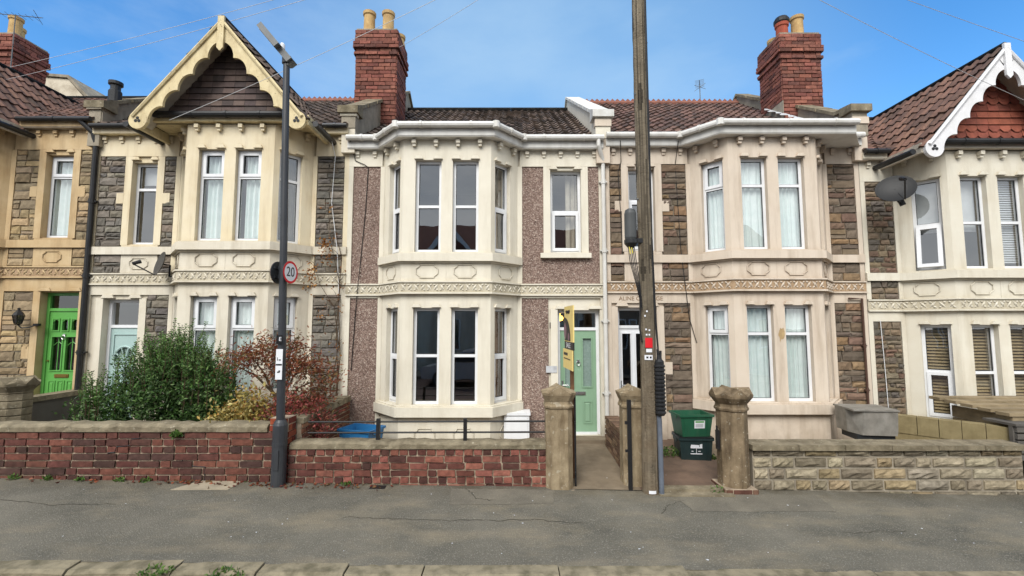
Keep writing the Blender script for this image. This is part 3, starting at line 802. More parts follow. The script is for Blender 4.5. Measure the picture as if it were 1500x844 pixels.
def house(cfg):
    mir = W if cfg['mir'] else None
    sd = cfg['seed']
    dz = cfg['dz']; kind = cfg['kind']
    root = thing('terraced_house', cfg['label'], 'house', (cfg['x'], FY, dz), 'terraced houses in the row')
    P, PL = cfg['paint'], cfg.get('paint_low', cfg['paint'])
    FX = Frame((0, 0), (W, 0))
    FA = Frame((0, 0), (BL, 0)); FB = Frame((BR, 0), (W, 0))
    F1, F2, F3 = (Frame(BAY[k], BAY[k + 1]) for k in range(3))
    wl, wr = cfg['win']; dl, dr = cfg['door']
    db = cfg.get('door_base', .2)
    split_z = US0 + .05
    w2 = MB(mir)
    c1, c3 = (F1.L - .50, F1.L - .10), (.10, .50)
    fw = [(.22, .68), (.88, 1.34)]
    hd = TOP + (.08 if kind == 'gable' else 0)
    # walls in two storeys so that each can be painted its own colour
    for nm, m, z0, z1, wz0, wz1 in (('lower_wall', PL, -.5, split_z, GW0, GW1), ('upper_wall', P, split_z, hd, UW0, UW1)):
        w = MB(mir)
        wall_panel(w, FA, z0, z1, [])
        for F, ops in ((F1, [c1]), (F2, fw), (F3, [c3])):
            wall_panel(w, F, z0, z1, [(a, b, wz0, wz1) for a, b in ops])
            for a, b in ops: tabs(w, F, a - .02, b + .02, wz1 + .0)
        if nm == 'upper_wall':
            wall_panel(w, FB, z0, z1, [(wl - BR, wr - BR, cfg.get('wz0', 3.58), cfg.get('wz1', 5.14))])
            tabs(w, FX, wl - .02, wr + .02, cfg.get('wz1', 5.14) + (.03 if kind != 'plain' else 0.0), out=-.055)
            e = -.038
            # dressings that stand proud of the panels
            w.fbox(FX, .0, .085, e, .0, FZ1 + .005, 5.21); w.fbox(FX, W - .075, W - .001, e, .0, FZ1 + .005, 5.21)
            w.fbox(FX, .0, BL - .02, e, 0, 5.212, hd - .003); w.fbox(FX, BR + .02, W - .001, e, 0, 5.212, hd - .003)
            w.fbox(FX, BL - .05, BL + .03, e, .0, FZ1 + .005, 5.21); w.fbox(FX, BR - .03, BR + .06, e, .0, FZ1 + .005, 5.21)
            wz0, wz1 = cfg.get('wz0', 3.58), cfg.get('wz1', 5.14)
            for s, f in ((wl, -1), (wr, 1)):
                a, b = sorted((s, s + f * .13))
                w.fbox(FX, a, b, e - .002, .0, wz0 - .02, 5.209)
                if cfg.get('ears'):
                    a, b = sorted((s + f * .131, s + f * .26)); 
                    if b < W - .08: w.fbox(FX, a, b, e - .004, .0, 4.30, 4.50)
                    elif f > 0: w.fbox(FX, wr + .131, W - .08, e - .004, 0, 4.3, 4.5)
            if kind == 'plain':      # short sill under the single window
                w.fbox(FX, wl - .19, wr + .17, -.10, .09, wz0 - .115, wz0 - .025)
            else:                    # sill runs right across, apron below
                w2.fbox(FX, wl - .10, wr + .10, e, .0, FZ1 + .005, US0 - .003)
                octagon(w2, FX, (wl + wr) / 2, 3.16, .34, .2, e - .008)
                w2.fbox(FX, BR + .02, W - .002, -.075, .09, US0, US1 + .01); w2.fbox(FX, .002, BL - .02, -.075, .0, US0, US1 + .01)
                w.fbox(FX, wl - .1, wr + .1, -.05, .088, US1 + .01, wz0 - .025)
            # aprons below the bay windows
            octagon(w2, F1, F1.L * .5, 3.16, .34); octagon(w2, F3, F3.L * .5, 3.16, .34)
            octagon(w2, F2, .45, 3.16); octagon(w2, F2, 1.11, 3.16)
            for F in (F1, F2, F3):
                if F is F2: w2.fbox(F, F.L / 2 - .004, F.L / 2 + .004, -.004, -.001, FZ1, US0)
            # corner piers of the bay rise as flat strips
            for F in (F1, F2, F3):
                pass
            w2.band(BAY, -.03, .085, US0, US1); w2.band(BAY, -.03, .05, US1, US1 + .02); w2.band(BAY, -.03, .03, US0 - .03, US0)
        else:
            wall_panel(w, FB, z0, z1, [(dl - BR, dr - BR, db, 2.5)])
            tabs(w, FX, dl - .04, dr + .04, 2.51, out=-.055, w=.24, h=.07)
            e = -.038
            w.fbox(FX, .0, .085, e, 0, -.3, FZ0 - .003); w.fbox(FX, W - .075, W - .001, e, 0, -.3, FZ0 - .003)
            w.fbox(FX, BL - .05, BL + .03, e, .0, -.3, FZ0 - .003); w.fbox(FX, BR - .03, BR + .05, e, .0, -.3, FZ0 - .003)
            t = cfg.get('gtop', 2.58)
            w.fbox(FX, .086, BL - .051, e, 0, t, FZ0 - .003); w.fbox(FX, BR + .051, W - .076, e, 0, max(t, 2.52), FZ0 - .003)
            for s, f in ((dl, -1), (dr, 1)):
                a, b = sorted((s, s + f * .13)); b = min(b, W - .077)
                if b > a + .01: w.fbox(FX, a, b, e - .002, 0, db - .3, 2.519)
            w.band(BAY, -.03, .10, GS0, GS1); w.band(BAY, -.03, .06, GS1, GS1 + .025); w.band(BAY, -.03, .03, GS0 - .03, GS0)
            if cfg.get('ears'):
                w.fbox(FX, dl - .26, dl - .131, e - .004, 0, 1.28, 1.5)
            if kind == 'plain': octagon(w, F2, .45, .36, .34, .24); octagon(w, F2, 1.11, .36, .34, .24); octagon(w, F3, F3.L * .5, .36, .28, .24)
        w.build(nm, m, root)
    w2.build('sill_course', PL, root)
    # frieze
    fz = MB(mir)
    fz.band(FACE, -.02, .05, FZ0, FZ1); fz.band(FACE, .04, .075, FZ0 + .002, FZ0 + .03); fz.band(FACE, .04, .075, FZ1 - .026, FZ1 - .002)
    for F, a, b in ((FA, .03, FA.L - .02), (F1, .0, F1.L), (F2, .0, F2.L), (F3, .0, F3.L), (FB, .03, FB.L - .05)): frieze(fz, F, a, b)
    fo = fz.build('frieze', cfg.get('frieze', PL), root)
    q = MB(mir); q.band(FACE, .045, .0515, FZ0 + .034, FZ1 - .03); q.build('carved_ground', FRG[cfg.get('fg', 0)], fo)  # strip behind the leaves, recess shadow and dirt put into its colour
    # stone or pebbledash panels
    gt = cfg.get('gtop', 2.58)
    if kind == 'plain':
        rects = [(.085, BL - .05, FZ1, 5.21), (BR + .06, wl - .13, FZ1, 5.21), (wr + .13, W - .076, FZ1, 5.21), (wl - .13, wr + .13, FZ1, 3.60 - .12), (.085, BL - .05, -.3, 2.72), (BR + .05, dl - .17, -.3, 2.72)]
        for a, b, c, d in rects:
            q = MB(mir); q.fbox(FX, a, b, -.016, .0, c, d); q.build('pebbledash_panel', PEBBLE, root)
    else:
        up = (US1 + .015, 5.21); ap = (FZ1 + .004, US0 - .003)
        rects = [(.085, BL - .05) + up, (BR + .06, wl - .13) + up, (.085, BL - .05) + ap, (BR + .06, wl - .10) + ap, (.085, BL - .05, cfg.get('gbase', .62), gt), (BR + .05, dl - .13, cfg.get('gbase', .62), gt)]
        if wr + .13 < W - .14: rects += [(wr + .13, W - .076) + up, (wr + .10, W - .076) + ap]
        for k, (a, b, c, d) in enumerate(rects):
            stones(root, mir, FX, a, b, c, d, cfg['stone'], cfg.get('sh', (.06, .16)), cfg.get('sw', (.12, .40)), sd * 31 + k, mort=cfg.get('mort'))
    # windows
    st = cfg['st']
    for key, F, a, b, z0, z1 in (('u1', F1, *c1, UW0, UW1), ('u2', F2, *fw[0], UW0, UW1), ('u3', F2, *fw[1], UW0, UW1), ('u4', F3, *c3, UW0, UW1), ('u5', FX, wl, wr, cfg.get('wz0', 3.58), cfg.get('wz1', 5.14)),
                                 ('g1', F1, *c1, GW0, GW1), ('g2', F2, *fw[0], GW0, GW1), ('g3', F2, *fw[1], GW0, GW1), ('g4', F3, *c3, GW0, GW1)):
        window(root, mir, F, a, b, z0, z1, st[key], sd)
    door(root, mir, FX, dl, dr, db, 2.5, cfg['dkind'])
    # cornice corbels
    for F, n in ((FA, 2), (F1, 2), (F2, 4), (F3, 2), (FB, 5)):
        for k in range(n):
            s = F.L * (k + .5) / n; cb = MB(mir)
            cb.fbox(F, s - .036, s + .036, -.085, .0, hd - .185, hd - .12); cb.fbox(F, s - .028, s + .028, -.06, .0, hd - .235, hd - .1845); cb.build('corbel', P, root)
    # eaves
    gm = cfg['gutter']; so, gu = MB(mir), MB(mir)
    def run(pts):
        fa = MB(mir); fa.band(pts, .135, .16, hd - .085, hd + (.07 if kind != 'gable' else .02)); fa.build('fascia', cfg.get('fascia', P), root)
        q = offset(pts, .215); gzh = hd + (.085 if kind != 'gable' else .035); gu.tube([(x, y, gzh) for x, y in q], .055 if kind != 'gable' else .045, 10)
        for (x0, y0), (x1, y1) in zip(q, q[1:]):
            L = math.hypot(x1 - x0, y1 - y0); n = max(1, int(L / .7))
            for k in range(n):
                t = (k + .5) / n; px, py = x0 + (x1 - x0) * t, y0 + (y1 - y0) * t; tx, ty = (x1 - x0) / L * .02, (y1 - y0) / L * .02
                gu.tube([(px - tx, py - ty, gzh), (px + tx, py + ty, gzh)], .064 if kind != 'gable' else .053, 10)
        for x, y in q[1:-1]:
            gu.lathe([(.066, -.06), (.066, .05)], (x, y, hd + .085), 10)
    if kind == 'plain':
        run(FACE); so.band(FACE, -.01, .15, hd - .10, hd - .083)
    elif kind == 'boxed':
        run([(0, 0), (.38, 0)]); out = [(.52, -BD), (FR + .12, -BD), (BR + .12, 0), (W, 0)]
        run(out); o2 = offset(out, .15); so.prism([(x, y, hd - .10) for x, y in o2] + [(W, .05, hd - .10), (0.02, .05, hd - .10), (.02, -.13, hd - .10)], (0, 0, .016))
    else:
        e = 1.48
        for pts in ([(0, 0), (BC - e, 0)], [(BC + e, 0), (W, 0)]): run(pts)
        so.band([(0, 0), (W, 0)], -.01, .15, hd - .10, hd - .083)
        so.prism([(BC - 1.46, -BD - .10, hd - .085), (BC + 1.46, -BD - .10, hd - .085), (BC + 1.46, -.14, hd - .085), (BC - 1.46, -.14, hd - .085)], (0, 0, .014))
        so.box(BC - 1.40, BC + 1.40, -BD - .10, -BD - .055, hd - .070, hd - .02)
        gu.tube([(BC - 1.36, -BD - .15, hd + .02), (BC + 1.36, -BD - .15, hd + .02)], .055, 10)
        for k in range(5): gu.tube([(BC - 1.2 + k * .6, -BD - .15, hd + .02), (BC - 1.16 + k * .6, -BD - .15, hd + .02)], .063, 10)
        for sg in (-1, 1):
            gu.tube([(BC + sg * 1.63, -.86, 5.47), (BC + sg * 1.63, .05, 5.47)], .05, 10)
            so.box(min(BC + sg * 1.47, BC + sg * 1.53), max(BC + sg * 1.47, BC + sg * 1.53), -.90, 0, 5.44, 5.61)
    so.build('soffit', cfg.get('soffit', SOFFIT), root); gu.build('gutter', gm, root, smooth=False)
    # roof
    y0, z0 = -.16, hd + .06; y1, z1 = 4.0, cfg.get('ridge', 8.28)
    L = math.hypot(y1 - y0, z1 - z0)
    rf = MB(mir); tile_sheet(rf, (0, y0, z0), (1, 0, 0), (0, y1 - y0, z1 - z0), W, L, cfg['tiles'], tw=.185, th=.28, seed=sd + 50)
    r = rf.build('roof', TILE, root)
    bk = MB(mir); bk.poly([(0, y1, z1), (W, y1, z1), (W, 8.2, z0), (0, 8.2, z0)]); bk.poly([(0, 8.1, -.5), (W, 8.1, -.5), (W, 8.1, z0), (0, 8.1, z0)])
    bk.poly([(0, y0 + .05, z0 - .03), (W, y0 + .05, z0 - .03), (W, y1, z1 - .03), (0, y1, z1 - .03)])
    bk.build('roof_rear', RENDERG, root)
    if kind != 'gable':
        q = MB(mir)
        if kind == 'plain': pl = offset(BAY, .17)
        else: pl = offset([(.52, -BD), (FR + .12, -BD), (BR + .12, 0)], .17)
        q.poly([(x, y, hd + (.065 if y < -.2 else .10)) for x, y in pl] + ([(pl[-1][0], .2, hd + .27), (pl[0][0], .2, hd + .27)]))
        q.build('bay_roof', cfg.get('bayroof', LEAD), root)
    rt = MB(mir); n = 11
    for k in range(n):
        a = W * k / n; b = W * (k + 1) / n - .012
        rt.tube([(a, y1, z1 + .02), (b + .01, y1, z1 + .02)], .08, 10)
        if cfg.get('crest'):
            for m in range(3):
                x = a + (b - a) * (m + .5) / 3; rt.prism([(x - .06, y1 - .02, z1 + .10), (x, y1 - .02, z1 + .16), (x + .06, y1 - .02, z1 + .10)], (0, .04, 0))
    rt.build('ridge_tile', CREST if cfg.get('crest') else TILE, root)
    if kind == 'gable': gable(root, mir, cfg)
    # inside of the house, seen through the panes
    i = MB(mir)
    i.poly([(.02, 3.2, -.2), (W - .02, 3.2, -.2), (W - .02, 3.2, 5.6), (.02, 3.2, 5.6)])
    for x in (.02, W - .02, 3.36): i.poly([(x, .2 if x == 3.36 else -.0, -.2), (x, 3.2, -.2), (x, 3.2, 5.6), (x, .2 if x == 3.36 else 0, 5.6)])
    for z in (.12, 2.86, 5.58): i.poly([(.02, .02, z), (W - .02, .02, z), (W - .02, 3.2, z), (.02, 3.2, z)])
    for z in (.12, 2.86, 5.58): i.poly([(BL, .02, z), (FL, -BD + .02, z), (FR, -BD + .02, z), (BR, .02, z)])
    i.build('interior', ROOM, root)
    return root
DK = dict
TDARK = [(112, 97, 87), (98, 86, 78), (124, 108, 97), (86, 76, 70)]
TRED = [(124, 97, 88), (110, 88, 80), (134, 106, 95), (98, 81, 75)]
TBROWN = [(128, 98, 86), (114, 89, 79), (138, 106, 92), (102, 82, 74)]
def half(**k): return dict(split=.5, **k)
def toplight(**k): return dict(split=.70, **k)

X1, X2, X3, X4, X5 = -12.66, -7.87, -3.08, 1.76, 6.56
h1 = house(dict(x=X1, dz=.33, mir=False, seed=1, kind='gable', paint=P1, frieze=P1, stone=BUFFST, sh=(.10, .19), fg=1, win=(3.84, 4.36), wz0=3.53, wz1=5.12, door=(3.94, 4.66), door_base=.40, dkind='green',
    tiles=TBROWN, hang=TBROWN, barge=BARGE2, gutter=GUTB, ears=True, gbase=.0, gtop=2.50, wsplit=.74,
    label='ochre bath stone house at the left edge with a bright green front door',
    st=DK(u1=toplight(), u2=toplight(), u3=toplight(), u4=toplight(), u5=dict(split=.74, sash='top', fill='netleft'), g1=toplight(), g2=toplight(), g3=toplight(), g4=toplight())))
h2 = house(dict(x=X2, dz=.20, mir=True, seed=2, kind='gable', paint=P2, paint_low=P2W, stone=GREYST, win=(3.62, 4.10), wz0=3.53, wz1=5.10, door=(3.80, 4.47), door_base=.1, dkind='blue',
    tiles=TDARK, hang=[(106, 92, 88), (92, 82, 80), (116, 101, 94)], barge=BARGE2, gutter=GUTB, ears=True, ridge=8.34, crest=True, soffit=BARGE2,
    label='yellowed cream house with dark tile hung gable and scalloped cream bargeboards',
    st=DK(u1=toplight(fill='left'), u2=toplight(fill='netleft', sash='top'), u3=toplight(fill='netleft', sash='top'), u4=toplight(fill='net'), u5=dict(split=.68, fill='topblind'),
          g1=dict(split=.66, fill='net', sash='top'), g2=dict(split=.66, fill='net', sash='top'), g3=dict(split=.66, fill='net', sash='top'), g4=dict(split=.66, fill='net'))))
h3 = house(dict(x=X3, dz=.0, mir=False, seed=3, kind='plain', paint=P3, stone=GREYST, win=(3.80, 4.38), wz0=3.58, wz1=5.15, door=(3.92, 4.70), door_base=.23, dkind='sage', gtop=2.72,
    tiles=TDARK, hang=TDARK, barge=BARGE5, gutter=GUTW, soffit=GUTW, fascia=GUTW, ridge=8.27, bayroof=TILE,
    label='cream house with brown pebbledash panels and a sage green front door',
    st=DK(u1=half(sash='bottom'), u2=half(), u3=half(), u4=half(sash='bottom', fill='right'), u5=half(sash='bottom', fill='right'),
          g1=half(sash='bottom', fill='drape'), g2=half(), g3=half(), g4=half(sash='bottom', fill='brown'))))
h4 = house(dict(x=X4, dz=.05, mir=True, seed=4, kind='boxed', paint=P4, stone=BROWNST, fg=1, sh=(.08, .2), sw=(.14, .45), win=(3.86, 4.36), wz0=3.56, wz1=5.12, door=(3.88, 4.60), door_base=.15, dkind='white',
    tiles=TRED, hang=TRED, barge=BARGE5, gutter=GUTW, soffit=GUTW, fascia=GUTW, ridge=8.42, crest=True, ears=True, bayroof=LEAD,
    label='pinkish beige house with brown stone panels, net curtains and a white front door',
    st=DK(u1=toplight(fill='net', sash='top'), u2=toplight(fill='net'), u3=toplight(fill='net'), u4=toplight(fill='net', sash='top'), u5=dict(split=.62, sash='bottom'),
          g1=toplight(fill='net'), g2=toplight(fill='net'), g3=toplight(fill='net'), g4=toplight(fill='net', sash='top'))))
h5 = house(dict(x=X5, dz=-.29, mir=False, seed=5, kind='gable', paint=P5, stone=MIXST, sh=(.07, .13), sw=(.10, .30), win=(3.80, 4.38), door=(3.92, 4.70), door_base=.2, dkind='white', mort=COPE,
    tiles=TBROWN, hang=[(160, 92, 76), (146, 84, 70), (170, 100, 80)], scallop=True, barge=BARGE5, gutter=GUTB, ears=True, ridgemat=TILE,
    label='pale cream house at the right edge with red tile hung gable and white bargeboards',
    st=DK(u1=half(sash='bottom', open=.16, fill='roller'), u2=half(fill='roller'), u3=half(fill='blind'), u4=half(fill='blind'), u5=half(),
          g1=half(sash='bottom', fill='bamboo'), g2=half(fill='bamboo'), g3=half(fill='bamboo'), g4=half(fill='bamboo'))))

# party wall upstands and chimneys (world right hand edge of each house, never mirrored)
parapet(h1, W, .26, [(-.12, 6.10), (4.0, 8.55), (8.2, 5.9)], (RENDERG, COPE))
parapet(h2, W, .26, [(-.15, 6.12), (4.0, 8.66), (8.2, 6.0)], (RENDERG, COPE))
parapet(h3, W, .28, [(-.15, 6.24), (4.0, 8.68), (8.2, 6.0)], (P3, COPEW))
parapet(h4, W, .28, [(-.15, 6.30), (.25, 6.36), (4.0, 8.72), (8.2, 6.0)], (RENDERG, COPE))
for h in (h1, h2, h3, h4):
    e_ = .11 if h is h1 else .125
    k = MB(); k.box(W - e_, W + e_, -.135, -.045, 5.25, 6.0); k.box(W - e_ - .03, W + e_ + .03, -.17, -.04, 5.95, 6.08)
    k.build('kneeler', {h1: RENDERG, h2: P2W, h3: P4, h4: P4}[h], h)
chimney(h2, W, 1.42, 2.3, .92, 5.9, 8.74, REDBR, [(-.24, -.24, 'c'), (.20, -.24, 'c'), (-.02, .22, 'short'), (.34, .22, 'short')], 21)
chimney(h4, W, 1.42, 2.3, .90, 5.9, 8.80, REDBR, [(-.26, -.22, 'red'), (.10, -.22, 'c'), (-.18, .24, 'short'), (.26, .24, 'short')], 41)
chimney(h1, .02, 2.2, 3.0, .80, 6.2, 9.05, REDBR, [(.18, -.2, 'c'), (-.2, .2, 'c')], 61)
pp = MB(); pp.lathe([(.11, 0), (.11, .22), (.085, .26), (.085, .34), (.12, .36), (.12, .42), (.07, .44)], (W, .25, 6.28), 14); pp.build('flue_pot', GUTB, h1)

def pipe(root, pts, r, m, clips=(), name='downpipe'):
    q = MB(); q.tube(pts, r, 10)
    for z in clips:
        for a, b in zip(pts, pts[1:]):
            lo, hi = sorted((a[2], b[2]))
            if lo <= z <= hi and hi - lo > .3: q.lathe([(r * 1.25, -.04), (r * 1.25, .04)], (a[0], a[1], z), 10); q.box(a[0] - r * 1.9, a[0] + r * 1.9, a[1] - .01, a[1] + .06, z - .012, z + .012)
    return q.build(name, m, root)
pipe(h3, [(W - .10, -.215, 5.70), (W - .10, -.215, 5.55), (W + .0, -.10, 5.30), (W + .0, -.085, 5.2), (W + .0, -.085, .25)], .038, GUTW, (4.9, 3.6, 2.3, 1.0))
pipe(h1, [(W - .22, -.2, 5.72), (W - .02, -.12, 5.50), (W + .02, -.09, 5.3), (W + .02, -.09, .5)], .045, GUTB, (4.2, 2.8, 1.4))
pipe(h4, [(W - .36, -.08, 2.66), (W - .12, -.08, 2.66), (W - .12, -.08, .3)], .02, mat('brown_pipe_paint', (84, 62, 52), rough=.6, bump=0), (1.8, 1.0), 'waste_pipe')
def cable(root, pts, r=.007, m=BLACKM, name='cable'):
    q = MB(); q.tube(pts, r, 5); return q.build(name, m, root)
cable(h3, [(.06, -.25, 5.72), (.06, -.06, 5.55), (.12, -.05, 5.32), (.3, -.06, 5.24), (.36, -.03, 5.2), (.33, -.03, 4.4), (.26, -.03, 3.4), (.24, -.09, 2.9), (.20, -.03, 2.6), (.14, -.03, 1.4)])
cable(h4, [(1.34, -.2, 5.6), (1.33, -.03, 5.2), (1.38, -.05, 3.6), (1.42, -.09, 3.0), (1.5, -.05, 2.3), (1.62, -.05, 1.85), (1.9, -.10, 1.88)])
cable(h4, [(.26, -.2, 5.6), (.30, -.05, 5.25), (.24, -.05, 5.05), (.28, -.04, 4.2), (.30, -.05, 3.3)])
cable(h5, [(.2, -.06, 2.6), (.24, -.05, 1.6), (.26, -.05, .5)], .006, UPVC)
cable(h2, [(W - .28, -.24, 5.5), (W - .26, -.06, 5.2), (W - .3, -.06, 4.3), (W - .16, -.08, 3.4), (W - .08, -.08, 2.2), (W - .1, -.06, .8)], .006, UPVC)
# details fixed to the houses
mb = MB(); mb.box(2.94, 3.38, -.36, -.02, .18, .66); mb.box(2.92, 3.40, -.385, -.015, .66, .70); mb.box(2.97, 3.35, -.372, -.358, .22, .62); mb.build('meter_box', UPVC, h3)
num = text_mesh('1', .16, 'house_number', BLACKM, h3, (3.78, -.045, 2.21)); 
mb = MB(); mb.box(3.70, 3.90, -.05, -.038, 1.36, 1.48); mb.build('wall_plate', LEAD, h3)
hl = MB(); hl.lathe([(0, -.06), (.05, -.04), (.065, 0), (.05, .04), (0, .06)], (4.05, .75, 2.36), 14); hl.tube([(4.05, .75, 2.42), (4.05, .75, 2.84)], .006, 5); hl.build('hall_lamp', LAMPM, h3)
INC = mat('incised_letter', (150, 124, 100), rough=.9, bump=0)
text_mesh('ALINE COTTAGE', .105, 'carved_name', INC, h4, (.62, -.0405, 2.66), sx=1.02)
# weathered patch where paint has fallen off
PATCH = mat('bare_stone_patch', (190, 164, 120), (164, 138, 100), scale=14, rough=.95, bump=.5)
mb = MB(); rr = random.Random(5)
Fp = Frame((W - FR, -BD), (W - FL, -BD))
mb.poly([Fp.p(.80 + .062 * math.cos(t) * rr.uniform(.6, 1.1), -.0035, 2.0 + .15 * math.sin(t) * rr.uniform(.35, 1.15)) for t in [2 * PI * k / 14 for k in range(14)]])
mb.build('bare_patch', PATCH, h4)
# lead soakers beside the right hand chimney
ls = MB()
for k in range(7):
    y = .55 + k * .22; z = 5.72 + .055 + (y + .16) * (8.42 - 5.68) / 4.16 + .06
    ls.prism([(W - .46 - .16 - (k % 2) * .05, y, z + .03), (W - .44, y, z + .03), (W - .44, y + .17, z + .14), (W - .46 - .06, y + .17, z + .14)], (0, 0, .012))
ls.build('lead_flashing', LEAD, h4)
fl = MB(); fl.box(W - .47, W - .455, 1.40, 2.3, 6.6, 7.2); fl.build('chimney_skirt', RENDERG, h4)
SLOPE = -.016
gz = lambda x: SLOPE * x
# ---------------------------------------------------------------- ground
ASPH = mat('worn_pavement_asphalt', (128, 123, 110), (92, 90, 81), scale=1.1, rough=.95, bump=1.0, bscale=95, stain=(156, 144, 120), samt=.75, sscale=(.8, 1.9, 1), speck=((158, 152, 138), 70, .57, .6), detail=12, bdist=.02, low=(6.22, 5.75, (88, 80, 64), .8, 1))
ROADM = mat('red_brown_road', (98, 78, 72), (78, 66, 62), scale=3, rough=.93, bump=.8, bscale=120, speck=((140, 126, 116), 120, .62, .6))
KERBM = mat('old_kerb_stone', (150, 140, 116), (106, 99, 82), scale=6, rough=.92, bump=.7, bscale=40, stain=(76, 74, 50), samt=.6, sscale=(6, 6, 6))
CONC = mat('brown_concrete_path', (138, 124, 104), (110, 98, 82), scale=2.5, rough=.92, bump=.4, bscale=70, stain=(84, 72, 56), samt=.6, sscale=(3, 3, 3))
CONCR = mat('reddish_concrete_path', (122, 100, 84), (98, 82, 70), scale=2.5, rough=.92, bump=.4, bscale=70, stain=(70, 60, 50), samt=.6, sscale=(3, 3, 3))
SOIL = mat('garden_soil', (74, 62, 50), (52, 46, 38), scale=5, rough=.95, bump=.9, bscale=30)
SLAB = mat('pale_stone_slab', (168, 156, 134), (142, 132, 114), scale=5, rough=.9, bump=.4, stain=(110, 100, 80), samt=.5)

def sheet(name, pts, m, kind='structure', parent=None):
    q = MB(); q.poly(pts); o = q.build(name, m, parent); tag(o, kind=kind); return o
def slopequad(x0, x1, y0, y1, z0, z1):
    return [(x0, y0, z0 + gz(x0)), (x1, y0, z0 + gz(x1)), (x1, y1, z1 + gz(x1)), (x0, y1, z1 + gz(x0))]
sheet('ground', [(-300, -300, -1.2), (300, -300, -1.2), (300, 300, -1.2), (-300, 300, -1.2)], SOIL)
# pavement as a gently uneven sheet
q = MB(); nx, ny = 90, 14
KY = lambda x: 4.36 + .006 * x      # back edge of the kerb
def pz(x, y): return gz(x) + .010 * math.sin(x * 1.7 + y * 2.3) * math.sin(y * 1.3) * .6 + (y - 4.34) * .045 + .004
for i in range(nx):
    for j in range(ny):
        x0, x1 = -20 + 40 * i / nx, -20 + 40 * (i + 1) / nx; f0, f1 = j / ny, (j + 1) / ny
        yy = lambda x, f: KY(x) - .012 + (6.5 - KY(x)) * f
        q.poly([(x, yy(x, f), pz(x, yy(x, f))) for x, f in ((x0, f0), (x1, f0), (x1, f1), (x0, f1))])
tag(q.build('pavement', ASPH, smooth=True), kind='structure')
sheet('road', slopequad(-40, 40, -3.1, 5.4, -.125, -.125), ROADM)
sheet('opposite_pavement', slopequad(-40, 40, -5.3, -3.1, -.03, -.03), ASPH)
q = MB(); x = -20.0; rr = random.Random(4)
while x < 20:
    L = rr.uniform(.55, 1.25); j = rr.uniform(-.008, .008)
    F = Frame((x, KY(x) - .16 + j, 0), (x + L - .012, KY(x + L) - .16 + j + rr.uniform(-.006, .006), 0))
    z = pz(x + L / 2, KY(x + L / 2)) + .004 + rr.uniform(-.008, .008)
    n = 7
    top = [[], []]; 
    for k in range(n + 1):
        u = (L - .012) * k / n; e = .025 if k in (0, n) else 0
        a = F.p(u, rr.uniform(-.004, .004) - .012, z - .025 - e * .4 + rr.uniform(-.006, .006)); b = F.p(u, .02, z + rr.uniform(-.003, .003) - e * .3); c = F.p(u, .17, z + rr.uniform(-.002, .002)); d = F.p(u, -.02, z - .2)
        top[0].append((d, a, b, c))
    for k in range(n):
        A, B = top[0][k], top[0][k + 1]
        for m in range(3): q.poly([A[m], B[m], B[m + 1], A[m + 1]])
    for e in (0, n):
        A = top[0][e]; q.poly([A[0], A[1], A[2], A[3]])
    x += L
q.poly([(-20, KY(-20) - .15, gz(-20) - .1), (20, KY(20) - .15, gz(20) - .1), (20, KY(20) + .05, gz(20) - .1), (-20, KY(-20) + .05, gz(-20) - .1)]); tag(q.build('kerb', KERBM), kind='structure')
sheet('opposite_kerb', slopequad(-40, 40, -3.2, -3.06, -.02, -.02), KERBM)
# front gardens, one level each
def garden(x0, x1, z0, z1, m, name='garden_ground'):
    sheet(name, [(x0, 6.26, z0), (x1, 6.26, z0), (x1, 8.6, z1), (x0, 8.6, z1)], m)
garden(-20, -9.3, .25, .42, SOIL); garden(-9.3, -7.95, .18, .42, CONC, 'garden_path'); garden(-7.95, -3.2, .40, .46, SOIL); garden(-3.2, .62, .16, .2, CONC, 'garden_paving')
def path(name, x0, x1, zf, zb, m):
    sheet(name, [(x0, 6.12, zf + gz(x0)), (x1, 6.12, zf + gz(x1)), (x1, 8.6, zb), (x0, 8.6, zb)], m)
path('garden_path', .62, 1.70, .092, .20, CONC)
path('garden_path', 1.70, 3.25, .092, .18, CONCR)
garden(3.25, 6.5, .10, .15, CONC, 'garden_paving'); garden(6.5, 20, -.05, -.05, SOIL)
q = MB(); q.box(.90, 1.70, 8.02, 8.50, .0, .226); tag(q.build('door_step', CONC), kind='structure')
q = MB(); F = Frame((1.92, 6.30), (2.86, 6.22)); q.box(1.93, 2.86, 6.10, 6.24, -.08, .085); q.box(1.90, 2.86, 5.96, 6.10, -.1, .055); tag(q.build('path_edging', COPE), kind='structure')
q = MB(); rr = random.Random(77)
for pts, wd in (([(-1.9, 5.25), (-.9, 5.22), (.1, 5.27), (.9, 5.20)], .010), ([(-6.5, 5.6), (-5.4, 5.45), (-4.6, 5.5)], .010), ([(2.3, 5.95), (1.9, 5.7), (1.75, 5.45)], .007), ([(3.6, 5.1), (4.4, 5.16)], .007), ([(-.6, 6.1), (-.45, 5.8), (-.2, 5.75)], .012)):
    P_ = []
    for (a, b), (c, d) in zip(pts, pts[1:]):
        for k in range(14): u = k / 14; P_.append((a + (c - a) * u + rr.gauss(0, .012), b + (d - b) * u + rr.gauss(0, .012)))
    for (a, b), (c, d) in zip(P_, P_[1:]):
        L_ = math.hypot(c - a, d - b) or 1; nx_, ny_ = -(d - b) / L_ * wd * rr.uniform(.3, .8), (c - a) / L_ * wd * rr.uniform(.3, .8); z = .0035
        q.poly([(a - nx_, b - ny_, pz(a, b) + z), (c - nx_, d - ny_, pz(c, d) + z), (c + nx_, d + ny_, pz(c, d) + z), (a + nx_, b + ny_, pz(a, b) + z)])
tag(q.build('pavement_cracks', mat('crack_dirt', (86, 82, 72), (70, 67, 59), scale=20, rough=.95, bump=0)), kind='structure')
q = MB()
